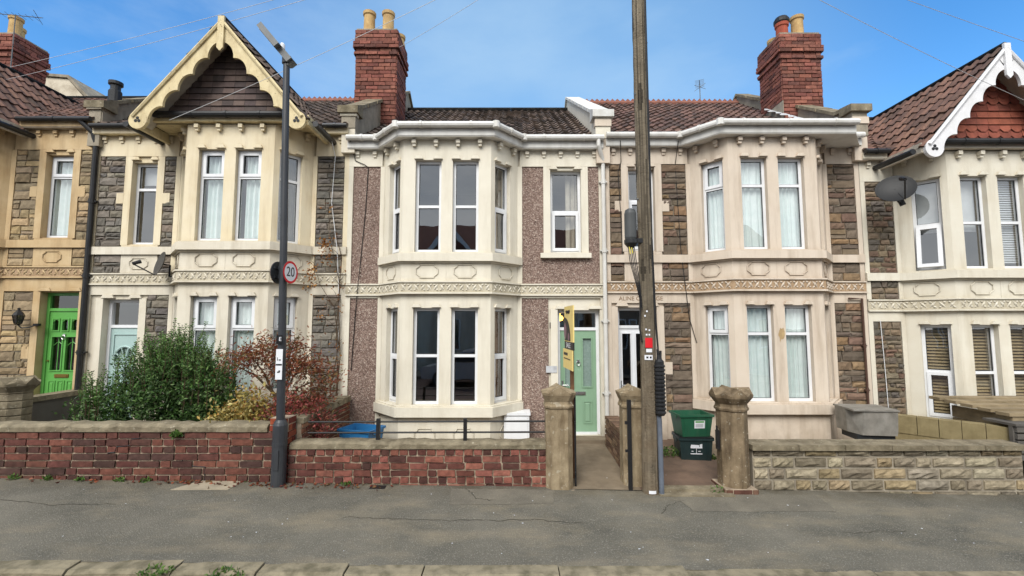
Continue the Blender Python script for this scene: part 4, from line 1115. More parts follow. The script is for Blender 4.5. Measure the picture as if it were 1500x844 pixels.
for x0, x1, y0, y1 in ((2.15, 3.9, 5.55, 6.05), (-.75, .5, 5.62, 6.08)):
    P_ = [(x0, y0), (x1, y0 + .04), (x1 + .05, y1), (x0 - .04, y1)]; E_ = []
    for (a, b), (c, d) in zip(P_, P_[1:] + P_[:1]):
        for k in range(10): E_.append((a + (c - a) * k / 10 + rr.gauss(0, .012), b + (d - b) * k / 10 + rr.gauss(0, .008)))
    q.poly([(x, y, pz(x, y) + .003) for x, y in E_])
tag(q.build('pavement_patch', mat('patched_asphalt', (122, 116, 102), (98, 94, 84), scale=3, rough=.95, bump=.9, bscale=110, speck=((150, 142, 128), 80, .58, .5), detail=9)), kind='structure')
# stone slab and metal cover set in the pavement
def inset(name, pts, m, h, label, cat):
    q = MB(); q.prism([(x, y, pz(x, y) - .02) for x, y in pts], (0, 0, .02 + h)); return tag(q.build(name, m), label, cat)
inset('paving_slab', [(-4.33, 5.90), (-3.62, 5.92), (-3.55, 6.32), (-4.05, 6.34)], SLAB, .006, 'pale stone slab let into the dark pavement left of the lamp post', 'paving slab')
inset('access_cover', [(-1.86, 6.05), (-1.66, 6.05), (-1.66, 6.16), (-1.86, 6.16)], BLACKM, .005, 'small dark metal cover in the pavement below the red brick wall', 'access cover')

# ---------------------------------------------------------------- walls
def rough_coping(mb, x0, x1, y0, y1, z0, z1, seed, round_=.03, n=None):
    """rounded, lumpy cement coping"""
    rr = random.Random(seed); n = n or int((x1 - x0) / .11)
    prof = [(0, 0), (0, .62), (.14, .95), (.5, 1.0), (.86, .95), (1, .62), (1, 0)]
    rows = []
    for k in range(n + 1):
        x = x0 + (x1 - x0) * k / n; dz_ = rr.uniform(-.012, .012)
        rows.append([(x + rr.uniform(-.01, .01) * (0 < k < n), y0 + (y1 - y0) * a + rr.uniform(-.007, .007), z0 + (z1 - z0) * b + (dz_ + rr.uniform(-.005, .005)) * (b > .1)) for a, b in prof])
    for A, B in zip(rows, rows[1:]):
        for k in range(len(prof) - 1): mb.poly([A[k], B[k], B[k + 1], A[k + 1]])
    for e in (rows[0], rows[-1]): mb.poly(e)

# long wall in front of the two left hand houses
w = thing('garden_wall', 'long old red brick wall with lumpy cement coping left of the lamp post', 'wall', (-7.0, 6.2, 0), 'front garden walls')
b, m = MB(), MB(); F = Frame((-7.0, 0), (3.98, 0))
brick_face(b, m, F, 0.0, 10.98, -.05, .80, OLDBR, bw=.30, bh=.094, joint=.014, seed=5, bond='mixed', jit=.005, base=.09, lowz=lambda s: gz(s - 14.0) - .02, rough=.003)
bo = b.build('brickwork', BRICK, w); m.build('mortar', BMORT, bo)
q = MB(); q.box(-7, 3.97, .095, .22, -.3, .79); q.build('back_face', RENDERG, w)
q = MB(); rough_coping(q, -7.0, 3.72, -.035, .25, .80, .905, 8); q.build('coping', COPE, w)
q = MB(); F2 = Frame((3.74, -.01), (3.99, -.01)); mm = MB(); brick_face(q, mm, F2, 0, .25, .80, .98, [(150, 70, 54), (166, 84, 56), (134, 60, 48)], seed=3, base=.22, jit=.006); o = q.build('end_pier', BRICK, w); mm.build('mortar', BMORT, o)
q = MB(); F3 = Frame((3.982, .22), (3.982, 0)); F3.n = (-1, 0); brick_face(q, None, F3, 0, .22, -.02, .98, [(140, 72, 58), (156, 84, 60), (122, 62, 52)], seed=4, base=.03, jit=.004, face=-.012); q.build('end_brickwork', BRICK, w)
# the crack in it
q = MB(); pts = [(2.02, .80), (2.03, .72), (1.90, .70), (1.88, .62), (1.70, .60), (1.68, .53), (1.58, .52)]
q.tube([(x, -.008, z) for x, z in pts], .009, 5); pts = [(2.6, .48), (2.58, .36), (2.9, .34), (2.9, .1)]; q.tube([(x, -.008, z) for x, z in pts], .008, 5); q.build('crack', GASKET, w)
# wall in front of the pebbledashed house
w = thing('garden_wall', 'low red brick wall carrying a black iron railing in front of the pebbledashed house', 'wall', (-3.0, 6.2, 0), 'front garden walls')
b, m = MB(), MB(); F = Frame((0, 0), (3.46, 0))
brick_face(b, m, F, 0.0, 3.46, -.06, .575, OLDBR[:4] + REDBR[:3], bw=.25, bh=.09, joint=.013, seed=15, jit=.007, base=.09, bond='mixed', rough=.003)
bo = b.build('brickwork', BRICK, w); m.build('mortar', BMORT, bo)
q = MB(); q.box(.0, 3.44, .095, .215, -.2, .57); q.build('back_face', RENDERG, w)
q = MB(); rough_coping(q, 0.02, 3.46, -.03, .24, .575, .665, 18); q.build('coping', COPE, w)
# side wall between the two left gardens
w = thing('garden_wall', 'brick side wall with cement coping between the shrubs and the blue box', 'wall', (-3.05, 6.42, 0), 'front garden walls')
b, m = MB(), MB(); F = Frame((.11, 0), (.11, 1.86)); F = Frame((.11, 0.0), (.11, 1.86))
F = Frame((.11, 1.86), (.11, 0)); F.n = (-1, 0)
brick_face(b, m, F, 0, 1.86, .1, .86, [(150, 104, 84), (132, 88, 72), (160, 120, 96), (118, 76, 64)], bh=.075, joint=.018, seed=25, jit=.005, base=.06)
bo = b.build('brickwork', BRICK, w); m.build('mortar', BMORT, bo)
q = MB(); q.box(-.11, .045, 0, 1.86, .1, .858); q.build('back_face', RENDERG, w)
q = MB(); rr = random.Random(9); pts = []
for k in range(16): q.box(-.14, .14, k * .116, k * .116 + .113, .86 + rr.uniform(-.006, .004), .93 + rr.uniform(-.012, .012) + .002 * k)
q.build('coping', COPE, w)
# low brick wall beside the path
w = thing('garden_wall', 'low brown brick wall between the two front paths, running back from the pole', 'wall', (1.72, 6.50, 0), 'front garden walls')
b, m = MB(), MB(); F = Frame((-.10, 1.45), (-.10, 0)); F.n = (1, 0)
PB = [(140, 116, 94), (124, 100, 82), (152, 128, 104), (112, 88, 72)]
brick_face(b, m, F, 0, 1.45, -.02, .60, PB, bh=.078, joint=.016, seed=35, jit=.004, base=.05)
F = Frame((-.10, 0), (.10, 0)); brick_face(b, None, F, 0, .2, -.02, .60, PB, bh=.078, joint=.016, seed=36, base=.05)
bo = b.build('brickwork', BRICK, w); m.build('mortar', BMORT, bo)
q = MB(); q.box(-.05, .10, .055, 1.45, -.1, .598); q.build('back_face', RENDERG, w)
q = MB(); rr = random.Random(3)
for k in range(13):
    F = Frame((-.115, k * .112), (.115, k * .112)); q.cham(F, 0, .23, .002, .106, .602, .66 + rr.uniform(-.008, .008), .006, pick(PB, .2, rr), .004, rr)
    y0, y1 = k * .112 + .003, k * .112 + .108; q.poly([(-.115, y0, .661), (.115, y0, .661), (.115, y1, .661), (-.115, y1, .661)], pick(PB, .2, rr))
q.build('coping', BRICK, w)
# block wall on the right
w = thing('garden_wall', 'cream rock faced block wall with flat coping right of the octagonal pier', 'wall', (3.22, 6.2, 0), 'front garden walls')
BLK = [(176, 167, 145), (158, 149, 130), (188, 180, 158), (142, 133, 116), (174, 158, 128), (164, 157, 142)]
b, m = MB(), MB(); F = Frame((0, 0), (3.62, 0))
rr = random.Random(8); z = -.12; hs = [.15, .145, .15, .145, .11]
for j, h in enumerate(hs):
    s = -rr.uniform(0, .2)
    while s < 3.6:
        L = rr.choice([.22, .30, .44, .44]); a, c = max(0, s), min(3.62, s + L)
        if c - a > .05: 
            col = pick(BLK, .14, rr)
            if j in (0, len(hs) - 1): col = tuple(x * .62 for x in col)
            b.cham(F, a + .005, c - .005, -.012, .06, z + .005, z + h - .005, .014, col, .004, rr, (5, 3, .030))
        s += L
    z += h
bo = b.build('blockwork', mat('block_face', (255, 250, 245), (180, 176, 168), scale=16, rough=.92, bump=.6, bscale=50, attr=True, stain=(64, 56, 40), samt=.6, sscale=(3.5, 3.5, 2.2)), w)
m.fbox(F, 0.003, 3.617, .004, .2, -.2, .553); m.build('mortar', RENDERG, bo)
q = MB(); x = -.02; k = 0
while x < 3.64:
    L = min(.62, 3.66 - x); q.box(x, x + L - .008, -.06, .27, .563 + rr.uniform(-.004, .004), .632 + rr.uniform(-.005, .005)); x += L
q.build('coping', COPE, w)
w = thing('garden_wall', 'smooth grey rendered side wall with pale coping beside the green front door', 'wall', (-7.88, 6.42, 0), 'front garden walls')
q = MB(); q.box(-.08, .08, 0, 1.85, .1, .98); q.build('wall_body', mat('dark_grey_render', (104, 100, 94), (90, 86, 80), scale=3, rough=.9, bump=.2), w)
q = MB(); q.box(-.13, .13, -.02, 1.85, .98, 1.06); q.build('coping', COPE, w)

# ---------------------------------------------------------------- gate piers
def pier(label, loc, r, h, style, m=PIERST, rz=0, plinth=False):
    t = thing('gate_pier', label, 'gate pier', loc, 'stone gate piers', rz)
    n = 8; ph = PI / 8
    def ringpts(rr_, zz):
        if style == 'square':
            c = .62 * rr_; return [(x, y, zz) for x, y in ((rr_, -c), (rr_, c), (c, rr_), (-c, rr_), (-rr_, c), (-rr_, -c), (-c, -rr_), (c, -rr_))]
        return [(rr_ * math.cos(ph + 2 * PI * (k - 1) / n), rr_ * math.sin(ph + 2 * PI * (k - 1) / n), zz) for k in range(n)]
    q = MB()
    if style == 'banded':
        prof = []
        k = 0; z = -.1
        while z < h - .12:
            prof += [(r, z), (r, z + .085), (r * .9, z + .093), (r * .9, z + .102)]; z += .11
        prof += [(r, z), (r * .95, h)]
    else:
        prof = [(r * 1.04, -.1), (r * 1.04, .02), (r, .06), (r * .98, h - .10), (r * 1.08, h - .085), (r * 1.10, h - .06), (r * 1.02, h - .035), (r * 1.0, h)]
    rows = [ringpts(*e) for e in prof]
    for P_, Q_ in zip(rows, rows[1:]):
        for k in range(n): q.poly([P_[k], P_[(k + 1) % n], Q_[(k + 1) % n], Q_[k]])
    q.poly(rows[-1]); q.build('shaft', m, t)
    if plinth:
        b2, m2 = MB(), MB(); e = r * 1.06
        for p_, q_ in (((-e, -e), (e, -e)), ((e, -e), (e, e)), ((-e, e), (-e, -e))):
            F = Frame(p_, q_); brick_face(b2, None, F, 0, F.L, -.12, .085, [(118, 84, 70), (104, 72, 62), (128, 98, 82)], seed=int(r * 999), face=-.008, base=.04, jit=.003)
        m2.box(-e + .003, e - .003, -e + .003, e - .003, -.12, .082); pl_ = b2.build('plinth', BRICK, t); m2.build('mortar', BMORT, pl_)
    # cap: flares out, then rises to a gablet on alternate faces
    c = MB(); R0, R1 = r * 1.02, r * (1.36 if style != 'square' else 1.24)
    ch = .21 if style != 'square' else .2
    ring = lambda rr_, zz: ringpts(rr_, h + zz)
    A, B, C = ring(R0, 0), ring(R1, .085), ring(R1 * 1.02, .115)
    for P, Q in ((A, B), (B, C)):
        for k in range(n): c.poly([P[k], P[(k + 1) % n], Q[(k + 1) % n], Q[k]])
    top = (0, 0, h + ch * (.98 if style != 'square' else 1.0))
    for k in range(n):
        a, b_ = C[k], C[(k + 1) % n]
        mx, my = (a[0] + b_[0]) / 2, (a[1] + b_[1]) / 2
        big = k % 2 == 0 if style != 'square' else k in (2, 6)
        pk = (mx * (1.0), my * (1.0), h + (ch if big else .15 if style != 'square' else .118))
        c.poly([a, b_, pk]); c.poly([b_, top, pk]); c.poly([a, pk, top])
    c.build('cap', m, t)
    return t
PIERD = mat('stained_sandstone_pier', (148, 130, 104), (92, 78, 58), scale=4, rough=.8, bump=.5, bscale=45, stain=(58, 44, 30), samt=.9, sscale=(10, 10, 1.3), speck=((186, 178, 158), 24, .63, .7))
pier('pale square sandstone gate pier with pointed cap at the end of the railed brick wall', (.63, 6.27, gz(.6) + .0), .18, 1.22, 'square', plinth=True)
pier('sandstone gate pier half hidden behind the wooden pole', (1.67, 6.38, .0), .16, 1.19, 'square', PIERST)
OCT = pier('stained brown octagonal gate pier with flared cap beside the block wall', (2.99, 6.26, gz(3) + .06), .20, 1.16, 'oct', PIERD, plinth=True)
pier('banded pale stone gate pier with pointed cap, right one of the left pair', (-7.64, 7.05, .2), .20, 1.02, 'banded', COPE)
pier('banded pale stone gate pier cut by the left edge of the photo', (-8.35, 7.05, .2), .20, 1.02, 'banded', COPE)

q = MB(); q.box(-.23, -.195, -.06, .0, .55, .80); q.tube([(-.22, -.03, .78), (-.22, -.03, .86)], .012, 6); q.build('hinge_plate', BLACKM, OCT)
# ---------------------------------------------------------------- ironwork
t = thing('railing', 'black iron railing of two thin rails on the red brick wall', 'railing', (-2.75, 6.30, .66))
for x in (.92, 2.11):
    q = MB(); q.box(x - .024, x + .024, -.024, .024, -.04, .29); q.build('post', BLACKM, t)
for z in (.10, .245):
    q = MB(); q.tube([(-.04, 0, z), (1.0, .0, z + .003), (3.20, 0, z + .01)], .0125, 8); q.build('rail', BLACKM, t)
t = thing('garden_gate', 'narrow black iron gate standing open beside the pale square pier', 'gate', (.85, 6.20, gz(.85)), None, rad(82))
q = MB(); q.box(0, .03, -.012, .012, .02, 1.28); q.box(.72, .75, -.012, .012, .04, 1.05); q.box(.0, .75, -.012, .012, .10, .13); q.box(0, .75, -.012, .012, .96, .99); q.build('gate_frame', BLACKM, t)
q = MB()
for k in range(5): q.box(.13 + k * .12, .144 + k * .12, -.007, .007, .13, .96)
q.build('bars', BLACKM, t)
q = MB(); q.box(-.05, .0, -.01, .01, .26, .29); q.box(-.05, 0, -.01, .01, .92, .95); q.build('hinge', BLACKM, t)
t = thing('gate_post', 'flat black iron gate post with a latch left of the wooden pole', 'gate post', (1.565, 6.13, .05))
q = MB(); q.box(-.025, .025, -.01, .03, -.03, 1.18); q.build('post_bar', BLACKM, t)
q = MB(); q.box(-.06, -.026, -.01, .02, .86, .90); q.box(-.06, -.026, -.01, .02, .5, .53); q.build('latch', BLACKM, t)

# ---------------------------------------------------------------- street lamp
STEEL = mat('dark_grey_lamp_paint', (54, 57, 62), (44, 46, 50), scale=5, rough=.45, bump=.1, spec=.5, stain=(90, 90, 88), samt=.25)
LALU = mat('grey_lantern_metal', (112, 114, 114), (96, 98, 98), rough=.5, bump=.05, metal=.2)
t = thing('street_lamp', 'tall dark grey street lamp with a flat tilted lantern', 'street lamp', (-3.07, 6.10, .05))
lean = -.12
q = MB(); q.lathe([(.092, -.12), (.092, .86), (.078, .90), (.06, .93)], (0, 0, 0), 20); q.lathe([(.096, .60), (.096, .64)], (0, 0, 0), 20); q.build('base', STEEL, t)
q = MB(); q.tube([(0, 0, .9), (lean * .45, 0, 3.2), (lean, 0, 5.90)], [.054, .048, .043], 16); q.build('column', STEEL, t)
q = MB(); q.box(-.035, .035, -.099, -.085, .3, .55); q.build('service_door', STEEL, t)
L = MB(); 
ang = rad(50)
def lp(u, v, w_):   # lantern space: u along its length, tilted up to the left
    return (lean - u * math.cos(ang) + w_ * math.sin(ang), v, 5.94 + u * math.sin(ang) + w_ * math.cos(ang))
def lbox(m_, u0, u1, v0, v1, w0, w1): m_.hexa([lp(u0, v0, w0), lp(u1, v0, w0), lp(u1, v1, w0), lp(u0, v1, w0), lp(u0, v0, w1), lp(u1, v0, w1), lp(u1, v1, w1), lp(u0, v1, w1)])
lbox(L, -.10, .12, -.09, .09, -.03, .06); lbox(L, .12, .52, -.17, .17, -.025, .055); lbox(L, -.12, -.10, -.05, .05, -.05, .05)
lo = L.build('lantern', LALU, t)
q = MB(); lbox(q, .15, .48, -.14, .14, -.033, -.026); q.build('lamp_glass', mat('lamp_lens', (120, 122, 120), rough=.3, bump=0), lo)
q = MB(); c = lp(.16, 0, .045); q.lathe([(.035, -.01), (.035, .05), (.02, .075), (0, .08)], c, 12); q.build('photocell', UPVC, lo)
q = MB(); q.tube([(lean, 0, 5.86), (lean, 0, 5.97)], .06, 12); q.build('spigot', STEEL, lo)
LBL = mat('sticker_white', (226, 228, 232), rough=.5, bump=0); LBK = mat('sticker_black', (22, 22, 24), rough=.5, bump=0); LRED = mat('sticker_red', (214, 34, 44), rough=.5, bump=0)
def xoff(z): return lean * (z - .9) / 5.0
z0 = 1.46
q = MB(); q.box(-.044, .044, -.071, -.065, z0, z0 + .40); q.box(-.03, .022, -.072, -.0711, z0 + .262, z0 + .268, ); n_ = q.build('notice', LBL, t, (xoff(1.6), 0, 0))
q = MB(); q.box(-.040, .040, -.0735, -.0715, z0 + .185, z0 + .205); q.box(-.026, -.018, -.0735, -.0715, z0 + .25, z0 + .29); q.box(-.005, .022, -.0735, -.0715, z0 + .25, z0 + .265); q.box(-.02, .015, -.0735, -.0715, z0 + .09, z0 + .105); q.box(-.002, .02, -.0735, -.0715, z0 + .105, z0 + .12)
q.build('notice_print', LBK, n_)
q = MB(); q.box(-.040, .040, -.070, -.064, z0 + .47, z0 + .585); p_ = q.build('number_plate', LBK, t, (xoff(2), 0, 0))
text_mesh('E', .075, 'plate_character', LBL, p_, (.012, -.071, z0 + .53))
# 20 sign
def round_sign(label, loc, rz, front=True):
    t = thing('speed_sign', label, 'speed limit sign', loc, None, rz)
    r = .152
    q = MB(); q.prism([(r * math.cos(a), -.006, r * math.sin(a)) for a in [2 * PI * k / 40 for k in range(40)]], (0, .010, 0)); q.build('sign_plate', mat('sign_back_grey', (60, 62, 64), rough=.6, bump=0) if 'sign_back_grey' not in MATS else MATS['sign_back_grey'], t)
    q = MB(); n = 40
    for k in range(n):
        a, b_ = 2 * PI * k / n, 2 * PI * (k + 1) / n
        q.poly([(r * math.cos(a), -.0085, r * math.sin(a)), (r * math.cos(b_), -.0085, r * math.sin(b_)), (r * .80 * math.cos(b_), -.0085, r * .80 * math.sin(b_)), (r * .80 * math.cos(a), -.0085, r * .80 * math.sin(a))])
    q.build('red_border', LRED, t)
    q = MB(); q.poly([(r * .805 * math.cos(a), -.0080, r * .805 * math.sin(a)) for a in [2 * PI * k / n for k in range(n)]]); q.build('white_face', LBL, t)
    o = text_mesh('20', .185, 'sign_number', LBK, t, (.0, -.0095, .0), ext=.0008, sx=.92)
    q = MB(); q.box(-.09, .09, .004, .02, .05, .075); q.box(-.09, .09, .004, .02, -.075, -.05); q.box(-.03, .03, .02, .06, .04, .085); q.box(-.03, .03, .02, .06, -.085, -.04); q.box(-.02, .02, .018, .03, -.09, .09); q.build('bracket', STEEL, t)
    return t
round_sign('round red bordered 20 sign facing the street on the lamp post', (-3.07 + xoff(2.92) + .115, 6.06, 2.94), rad(80))
round_sign('dark back of a second round sign on the far side of the lamp post', (-3.07 + xoff(2.92) - .075, 6.12, 2.94), rad(80 + 180))

# ---------------------------------------------------------------- telegraph pole
POLE = mat('weathered_pole_wood', (138, 127, 108), (104, 94, 79), scale=5, rough=.95, bump=.9, bscale=40, attr=True, stain=(52, 46, 38), samt=.7, sscale=(30, 30, 1.1), low=(.0, 2.4, (120, 98, 72), .45), bdist=.02)
px, py = 1.815, 6.10
t = thing('telegraph_pole', 'weathered round wooden telegraph pole standing between the two front paths', 'pole', (px, py, 0))
q = MB(); rr = random.Random(6); N = 90; n = 30; rows = []
for k in range(N + 1):
    z = -.15 + 8.9 * k / N; r = .106 - .022 * min(1, (z + .15) / 7.5)
    rows.append([((r + rr.uniform(-.0035, .0035)) * math.cos(2 * PI * j / n) + .012 * math.sin(z * .7), (r + rr.uniform(-.0035, .0035)) * math.sin(2 * PI * j / n), z) for j in range(n)])
tone = [rr.uniform(.7, 1.1) for _ in range(n)]; knots = [(rr.uniform(2.2, 8.5), rr.uniform(0, n)) for _ in range(26)]
for ki, (A, B) in enumerate(zip(rows, rows[1:])):
    for j in range(n):
        if rr.random() < .07: tone[j] = rr.choice([.42, .6, .75, .9, 1.0, 1.08, 1.15])
        z = A[0][2]; kn = 1.0
        for kz, kj in knots:
            dj = min(abs(j - kj), n - abs(j - kj))
            if abs(z - kz) < .22 and dj < 2.2 * (1 - abs(z - kz) / .22): kn = .35
        g = tone[j] * kn * rr.uniform(.93, 1.05); q.poly([A[j], A[(j + 1) % n], B[(j + 1) % n], B[j]], (g, g, g))
q.poly(rows[-1]); q.build('pole_shaft', POLE, t, smooth=True)
def pr(z): return .106 - .022 * min(1, (z + .15) / 7.5)
def curved(name, a0, a1, z0, z1, m, lift=.006, par=t):
    q = MB(); n = 6; r = pr((z0 + z1) / 2) + lift
    for k in range(n):
        a, b_ = a0 + (a1 - a0) * k / n, a0 + (a1 - a0) * (k + 1) / n
        q.poly([(r * math.cos(a), r * math.sin(a), z0), (r * math.cos(b_), r * math.sin(b_), z0), (r * math.cos(b_), r * math.sin(b_), z1), (r * math.cos(a), r * math.sin(a), z1)])
    return q.build(name, m, par)
d_ = -PI / 2 - .1
curved('red_label', d_ - .40, d_ + .55, 1.93, 2.06, LRED); curved('white_label', d_ - .3, d_ + .45, 1.87, 1.915, LBL); o = curved('white_label', d_ - .52, d_ + .52, 1.77, 1.834, LBL)
curved('label_print', d_ - .30, d_ - .05, 1.79, 1.815, LBK, .0075, o); curved('label_print', d_ + .12, d_ + .34, 1.79, 1.815, LBK, .0075, o)
for a, z in ((-.25, 2.16), (.16, 2.15), (-.2, 2.09), (.14, 2.09), (-.35, 2.34), (-.1, 2.4)): curved('nail_tag', d_ + a - .1, d_ + a + .1, z, z + .022, LBL)
curved('white_band_tag', d_ - .35, d_ + .5, .06, .10, LBL)
q = MB(); q.tube([(.125, -.07, -.1), (.12, -.07, .9), (.115, -.065, 1.12)], .033, 12); q.build('cable_guard', mat('grey_cable_duct', (108, 116, 128), (90, 96, 106), rough=.5, bump=.05), t)
q = MB()
for dx, dy, z1 in ((.09, -.045, 8.6), (.07, -.065, 8.6)):
    q.tube([(.13, -.08, 1.80), (dx + .02, dy - .015, 2.3), (dx, dy, 3.4), (dx - .01, dy + .01, z1)], .009, 6)
q.tube([(-.085, -.06, 2.62), (-.115, -.07, 2.2), (-.085, -.07, 2.0)], .011, 6); q.build('riser_cable', BLACKM, t)
q = MB()
for k in range(7):
    z = 3.2 + k * .75; s_ = -1 if k % 2 else 1
    q.tube([(s_ * (pr(z) - .02), -.03, z), (s_ * (pr(z) + .01), -.03, z)], .014, 6)
q.build('pole_bolt', LALU, t)
t = thing('cable_joint', 'black ribbed cable joint sleeve strapped to the right of the wooden pole', 'cable joint', (px + .13, py - .09, 1.05))
q = MB(); prof = [(.05, 0)]
for k in range(13): prof += [(.060, .02 + k * .05), (.072, .03 + k * .05), (.072, .05 + k * .05), (.060, .06 + k * .05)]
prof += [(.06, .70), (.035, .73), (.03, .78), (.0, .79)]
q.lathe(prof, (0, 0, 0), 14); q.build('ribbed_sleeve', GUTB, t)
q = MB(); q.tube([(-.015, 0, .76), (-.02, 0, .86)], .016, 8); q.tube([(.018, 0, .76), (.02, 0, .84)], .016, 8); q.build('cable_gland', GUTB, t)
t = thing('junction_box', 'grey dome shaped cable junction box hanging on the left of the wooden pole', 'junction box', (px - .205, py - .06, 3.38))
q = MB(); q.lathe([(.07, 0), (.08, .03), (.08, .36), (.066, .41), (.03, .43), (0, .435)], (0, 0, 0), 18); q.build('dome', mat('mid_grey_plastic', (84, 86, 86), (74, 76, 76), rough=.5, bump=.05), t, smooth=False)
q = MB(); q.lathe([(.03, -.12), (.055, -.09), (.088, -.05), (.088, .0)], (0, 0, 0), 16); q.box(.06, .16, -.02, .02, -.04, .02); q.build('base_clamp', GUTB, t)
q = MB(); rr = random.Random(2)
for k in range(5): q.tube([(-.04 + k * .02, -.02, -.10), (-.03 + k * .025, -.05, -.30 - .03 * k), (.05 + .012 * k, -.05, -.62), (.12, -.05, -.95)], .006, 5)
q.build('drop_cable', BLACKM, t)
q = MB(); q.tube([(-.03, -.03, -.10), (-.02, -.05, -.2)], .008, 5); q.tube([(.0, -.03, -.10), (.01, -.05, -.19)], .008, 5); q.build('cable_tail', mat('yellow_cable', (206, 190, 90), rough=.6, bump=0), t)

# overhead wires from the pole to the houses
WIRE = mat('overhead_wire', (196, 198, 200), rough=.6, bump=0)
def wire(label, a, b, sag, r=.0042):
    n = 26; q = MB(); A, B = Vector(a), Vector(b)
    q.tube([tuple((B - A) * (k / n) - Vector((0, 0, sag * 4 * (k / n) * (1 - k / n)))) for k in range(n + 1)], r, 5)
    tag(q.build('overhead_wire', WIRE, None, a), label, 'overhead wire', 'overhead wires')
top = (1.74, 6.1, 8.55)
wire('overhead wire sloping up from the left edge, highest of those over the left gable', top, (-11.3, 9.5, 7.82), .15)
wire('overhead wire running from the pole over the left roof to its brick chimney', (1.72, 6.1, 8.45), (-10.9, 9.0, 7.22), .15)
wire('overhead wire crossing in front of the dark tile hung gable', (1.70, 6.1, 8.4), (-5.9, 7.50, 5.74), .12)
wire('short overhead wire running to the right side of the left twin pot chimney', (1.72, 6.15, 8.5), (-2.62, 9.8, 8.5), .08)
wire('overhead wire running down to the white bargeboards at the right edge', (1.84, 6.1, 8.4), (8.95, 7.5, 6.05), .10)
wire('overhead wire highest over the right hand roofs, leaving at the right edge', (1.84, 6.1, 8.5), (11.2, 8.0, 6.9), .10)

# ---------------------------------------------------------------- plants
LEAFD = mat('dark_shrub_leaf', (255, 255, 255), (215, 220, 205), scale=6, rough=.55, bump=0, attr=True, trans=.25, spec=.35)
TWIG = mat('brown_twig', (92, 74, 56), (70, 56, 44), scale=12, rough=.9, bump=.3)
GREENS = [(72, 106, 50), (88, 124, 60), (60, 90, 46), (110, 140, 78), (78, 112, 54), (52, 78, 42), (124, 148, 98)]
def shrub(name, label, cat, loc, blobs, n, leaf, pal, shoots=0, shoot_h=.4, seed=1, dark=True, group=None, stem=True, stems=7, leafw=.5, up=.5):
    """foliage spread through a set of ellipsoids (cx, cy, cz, rx, ry, rz) with upright shoots and woody stems"""
    rr = random.Random(seed)
    t = thing(name, label, cat, loc, group)
    q = MB(); vol = [b[3] * b[4] * b[5] for b in blobs]
    clumps = []
    for _ in range(n // 26):
        b = rr.choices(blobs, vol)[0]
        while True:
            p = (rr.uniform(-1, 1), rr.uniform(-1, 1), rr.uniform(-1, 1)); d = p[0]**2 + p[1]**2 + p[2]**2
            if d < 1 and (d > .35 or rr.random() < .4): break
        c = (b[0] + p[0] * b[3], b[1] + p[1] * b[4], b[2] + p[2] * b[5])
        if c[2] < .02: continue
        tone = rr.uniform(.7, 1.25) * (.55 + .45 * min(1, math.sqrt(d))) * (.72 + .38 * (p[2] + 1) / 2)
        rc = rr.uniform(.05, .12) * (leaf / .05) ** .5
        for k in range(26):
            pp_ = (c[0] + rr.gauss(0, rc), c[1] + rr.gauss(0, rc), max(.01, c[2] + rr.gauss(0, rc)))
            cl = pick(pal, .22, rr)
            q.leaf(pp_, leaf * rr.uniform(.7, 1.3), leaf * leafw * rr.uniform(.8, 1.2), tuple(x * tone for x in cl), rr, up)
    tw = MB()
    for _ in range(shoots):
        b = rr.choices(blobs, vol)[0]
        a = rr.uniform(0, 2 * PI); e = math.sqrt(rr.random()) * .92
        x, y = b[0] + b[3] * e * math.cos(a), b[1] + b[4] * e * math.sin(a); z = b[2] + b[5] * math.sqrt(max(0, 1 - e * e)) * rr.uniform(.75, 1)
        h = shoot_h * rr.uniform(.5, 1.2); lx, ly = rr.uniform(-.25, .25) * h, rr.uniform(-.25, .15) * h
        P = [(x, y, z - .2), (x + lx * .4, y + ly * .4, z + h * .5), (x + lx, y + ly, z + h)]
        tw.tube(P, [.006, .004, .002], 4, cap=False)
        m = int(h / .028)
        for k in range(m):
            f = k / m; c = (x + lx * f, y + ly * f, z + h * f); an = rr.uniform(0, 6.28)
            for s_ in (0, PI):
                cl = pick(pal, .22, rr); g = 1.05 + .35 * f
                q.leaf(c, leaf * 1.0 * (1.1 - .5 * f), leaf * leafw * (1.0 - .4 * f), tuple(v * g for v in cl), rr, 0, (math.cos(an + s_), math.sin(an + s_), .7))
    q.build('foliage', LEAFD, t)
    if stem:
        for k in range(stems):
            b = rr.choice(blobs); a = rr.uniform(0, 6.28); e = rr.uniform(.2, .8)
            tx, ty, tz = b[0] + b[3] * e * math.cos(a), b[1] + b[4] * e * math.sin(a), b[2] + b[5] * .4
            bx_, by_ = tx * .35 + rr.uniform(-.04, .04), ty * .3 + rr.uniform(-.03, .03)
            tw.tube([(bx_, by_, -.05), ((bx_ + tx) / 2 + rr.uniform(-.06, .06), (by_ + ty) / 2, tz * .5), (tx, ty, tz)], [.018, .012, .006], 5)
        tw.build('stems', TWIG, t)
    elif tw.f: tw.build('stems', TWIG, t)
    return t
HB_ = [(-.75, 0, .35, .5, .42, .5), (-.25, .05, .55, .55, .45, .72), (.3, 0, .58, .55, .45, .78), (.75, -.02, .42, .45, .4, .62), (.05, .1, .85, .6, .4, .58), (-.95, 0, .18, .3, .35, .3)]
shrub('shrub', 'large dark green privet like shrub with upright shoots behind the left brick wall', 'shrub', (-5.36, 7.05, .42), HB_, 17000, .06, GREENS, 240, .50, 3)
YEL = [(206, 184, 110), (188, 160, 84), (222, 204, 140), (160, 136, 70), (196, 150, 84), (150, 140, 80)]
shrub('shrub', 'small yellow leaved shrub at the right foot of the large green shrub', 'shrub', (-3.92, 6.72, .45), [(0, 0, .46, .28, .24, .32), (.12, -.03, .28, .27, .22, .26), (-.2, 0, .3, .22, .2, .22)], 2600, .07, YEL, 0, 0, 5, leafw=.55)
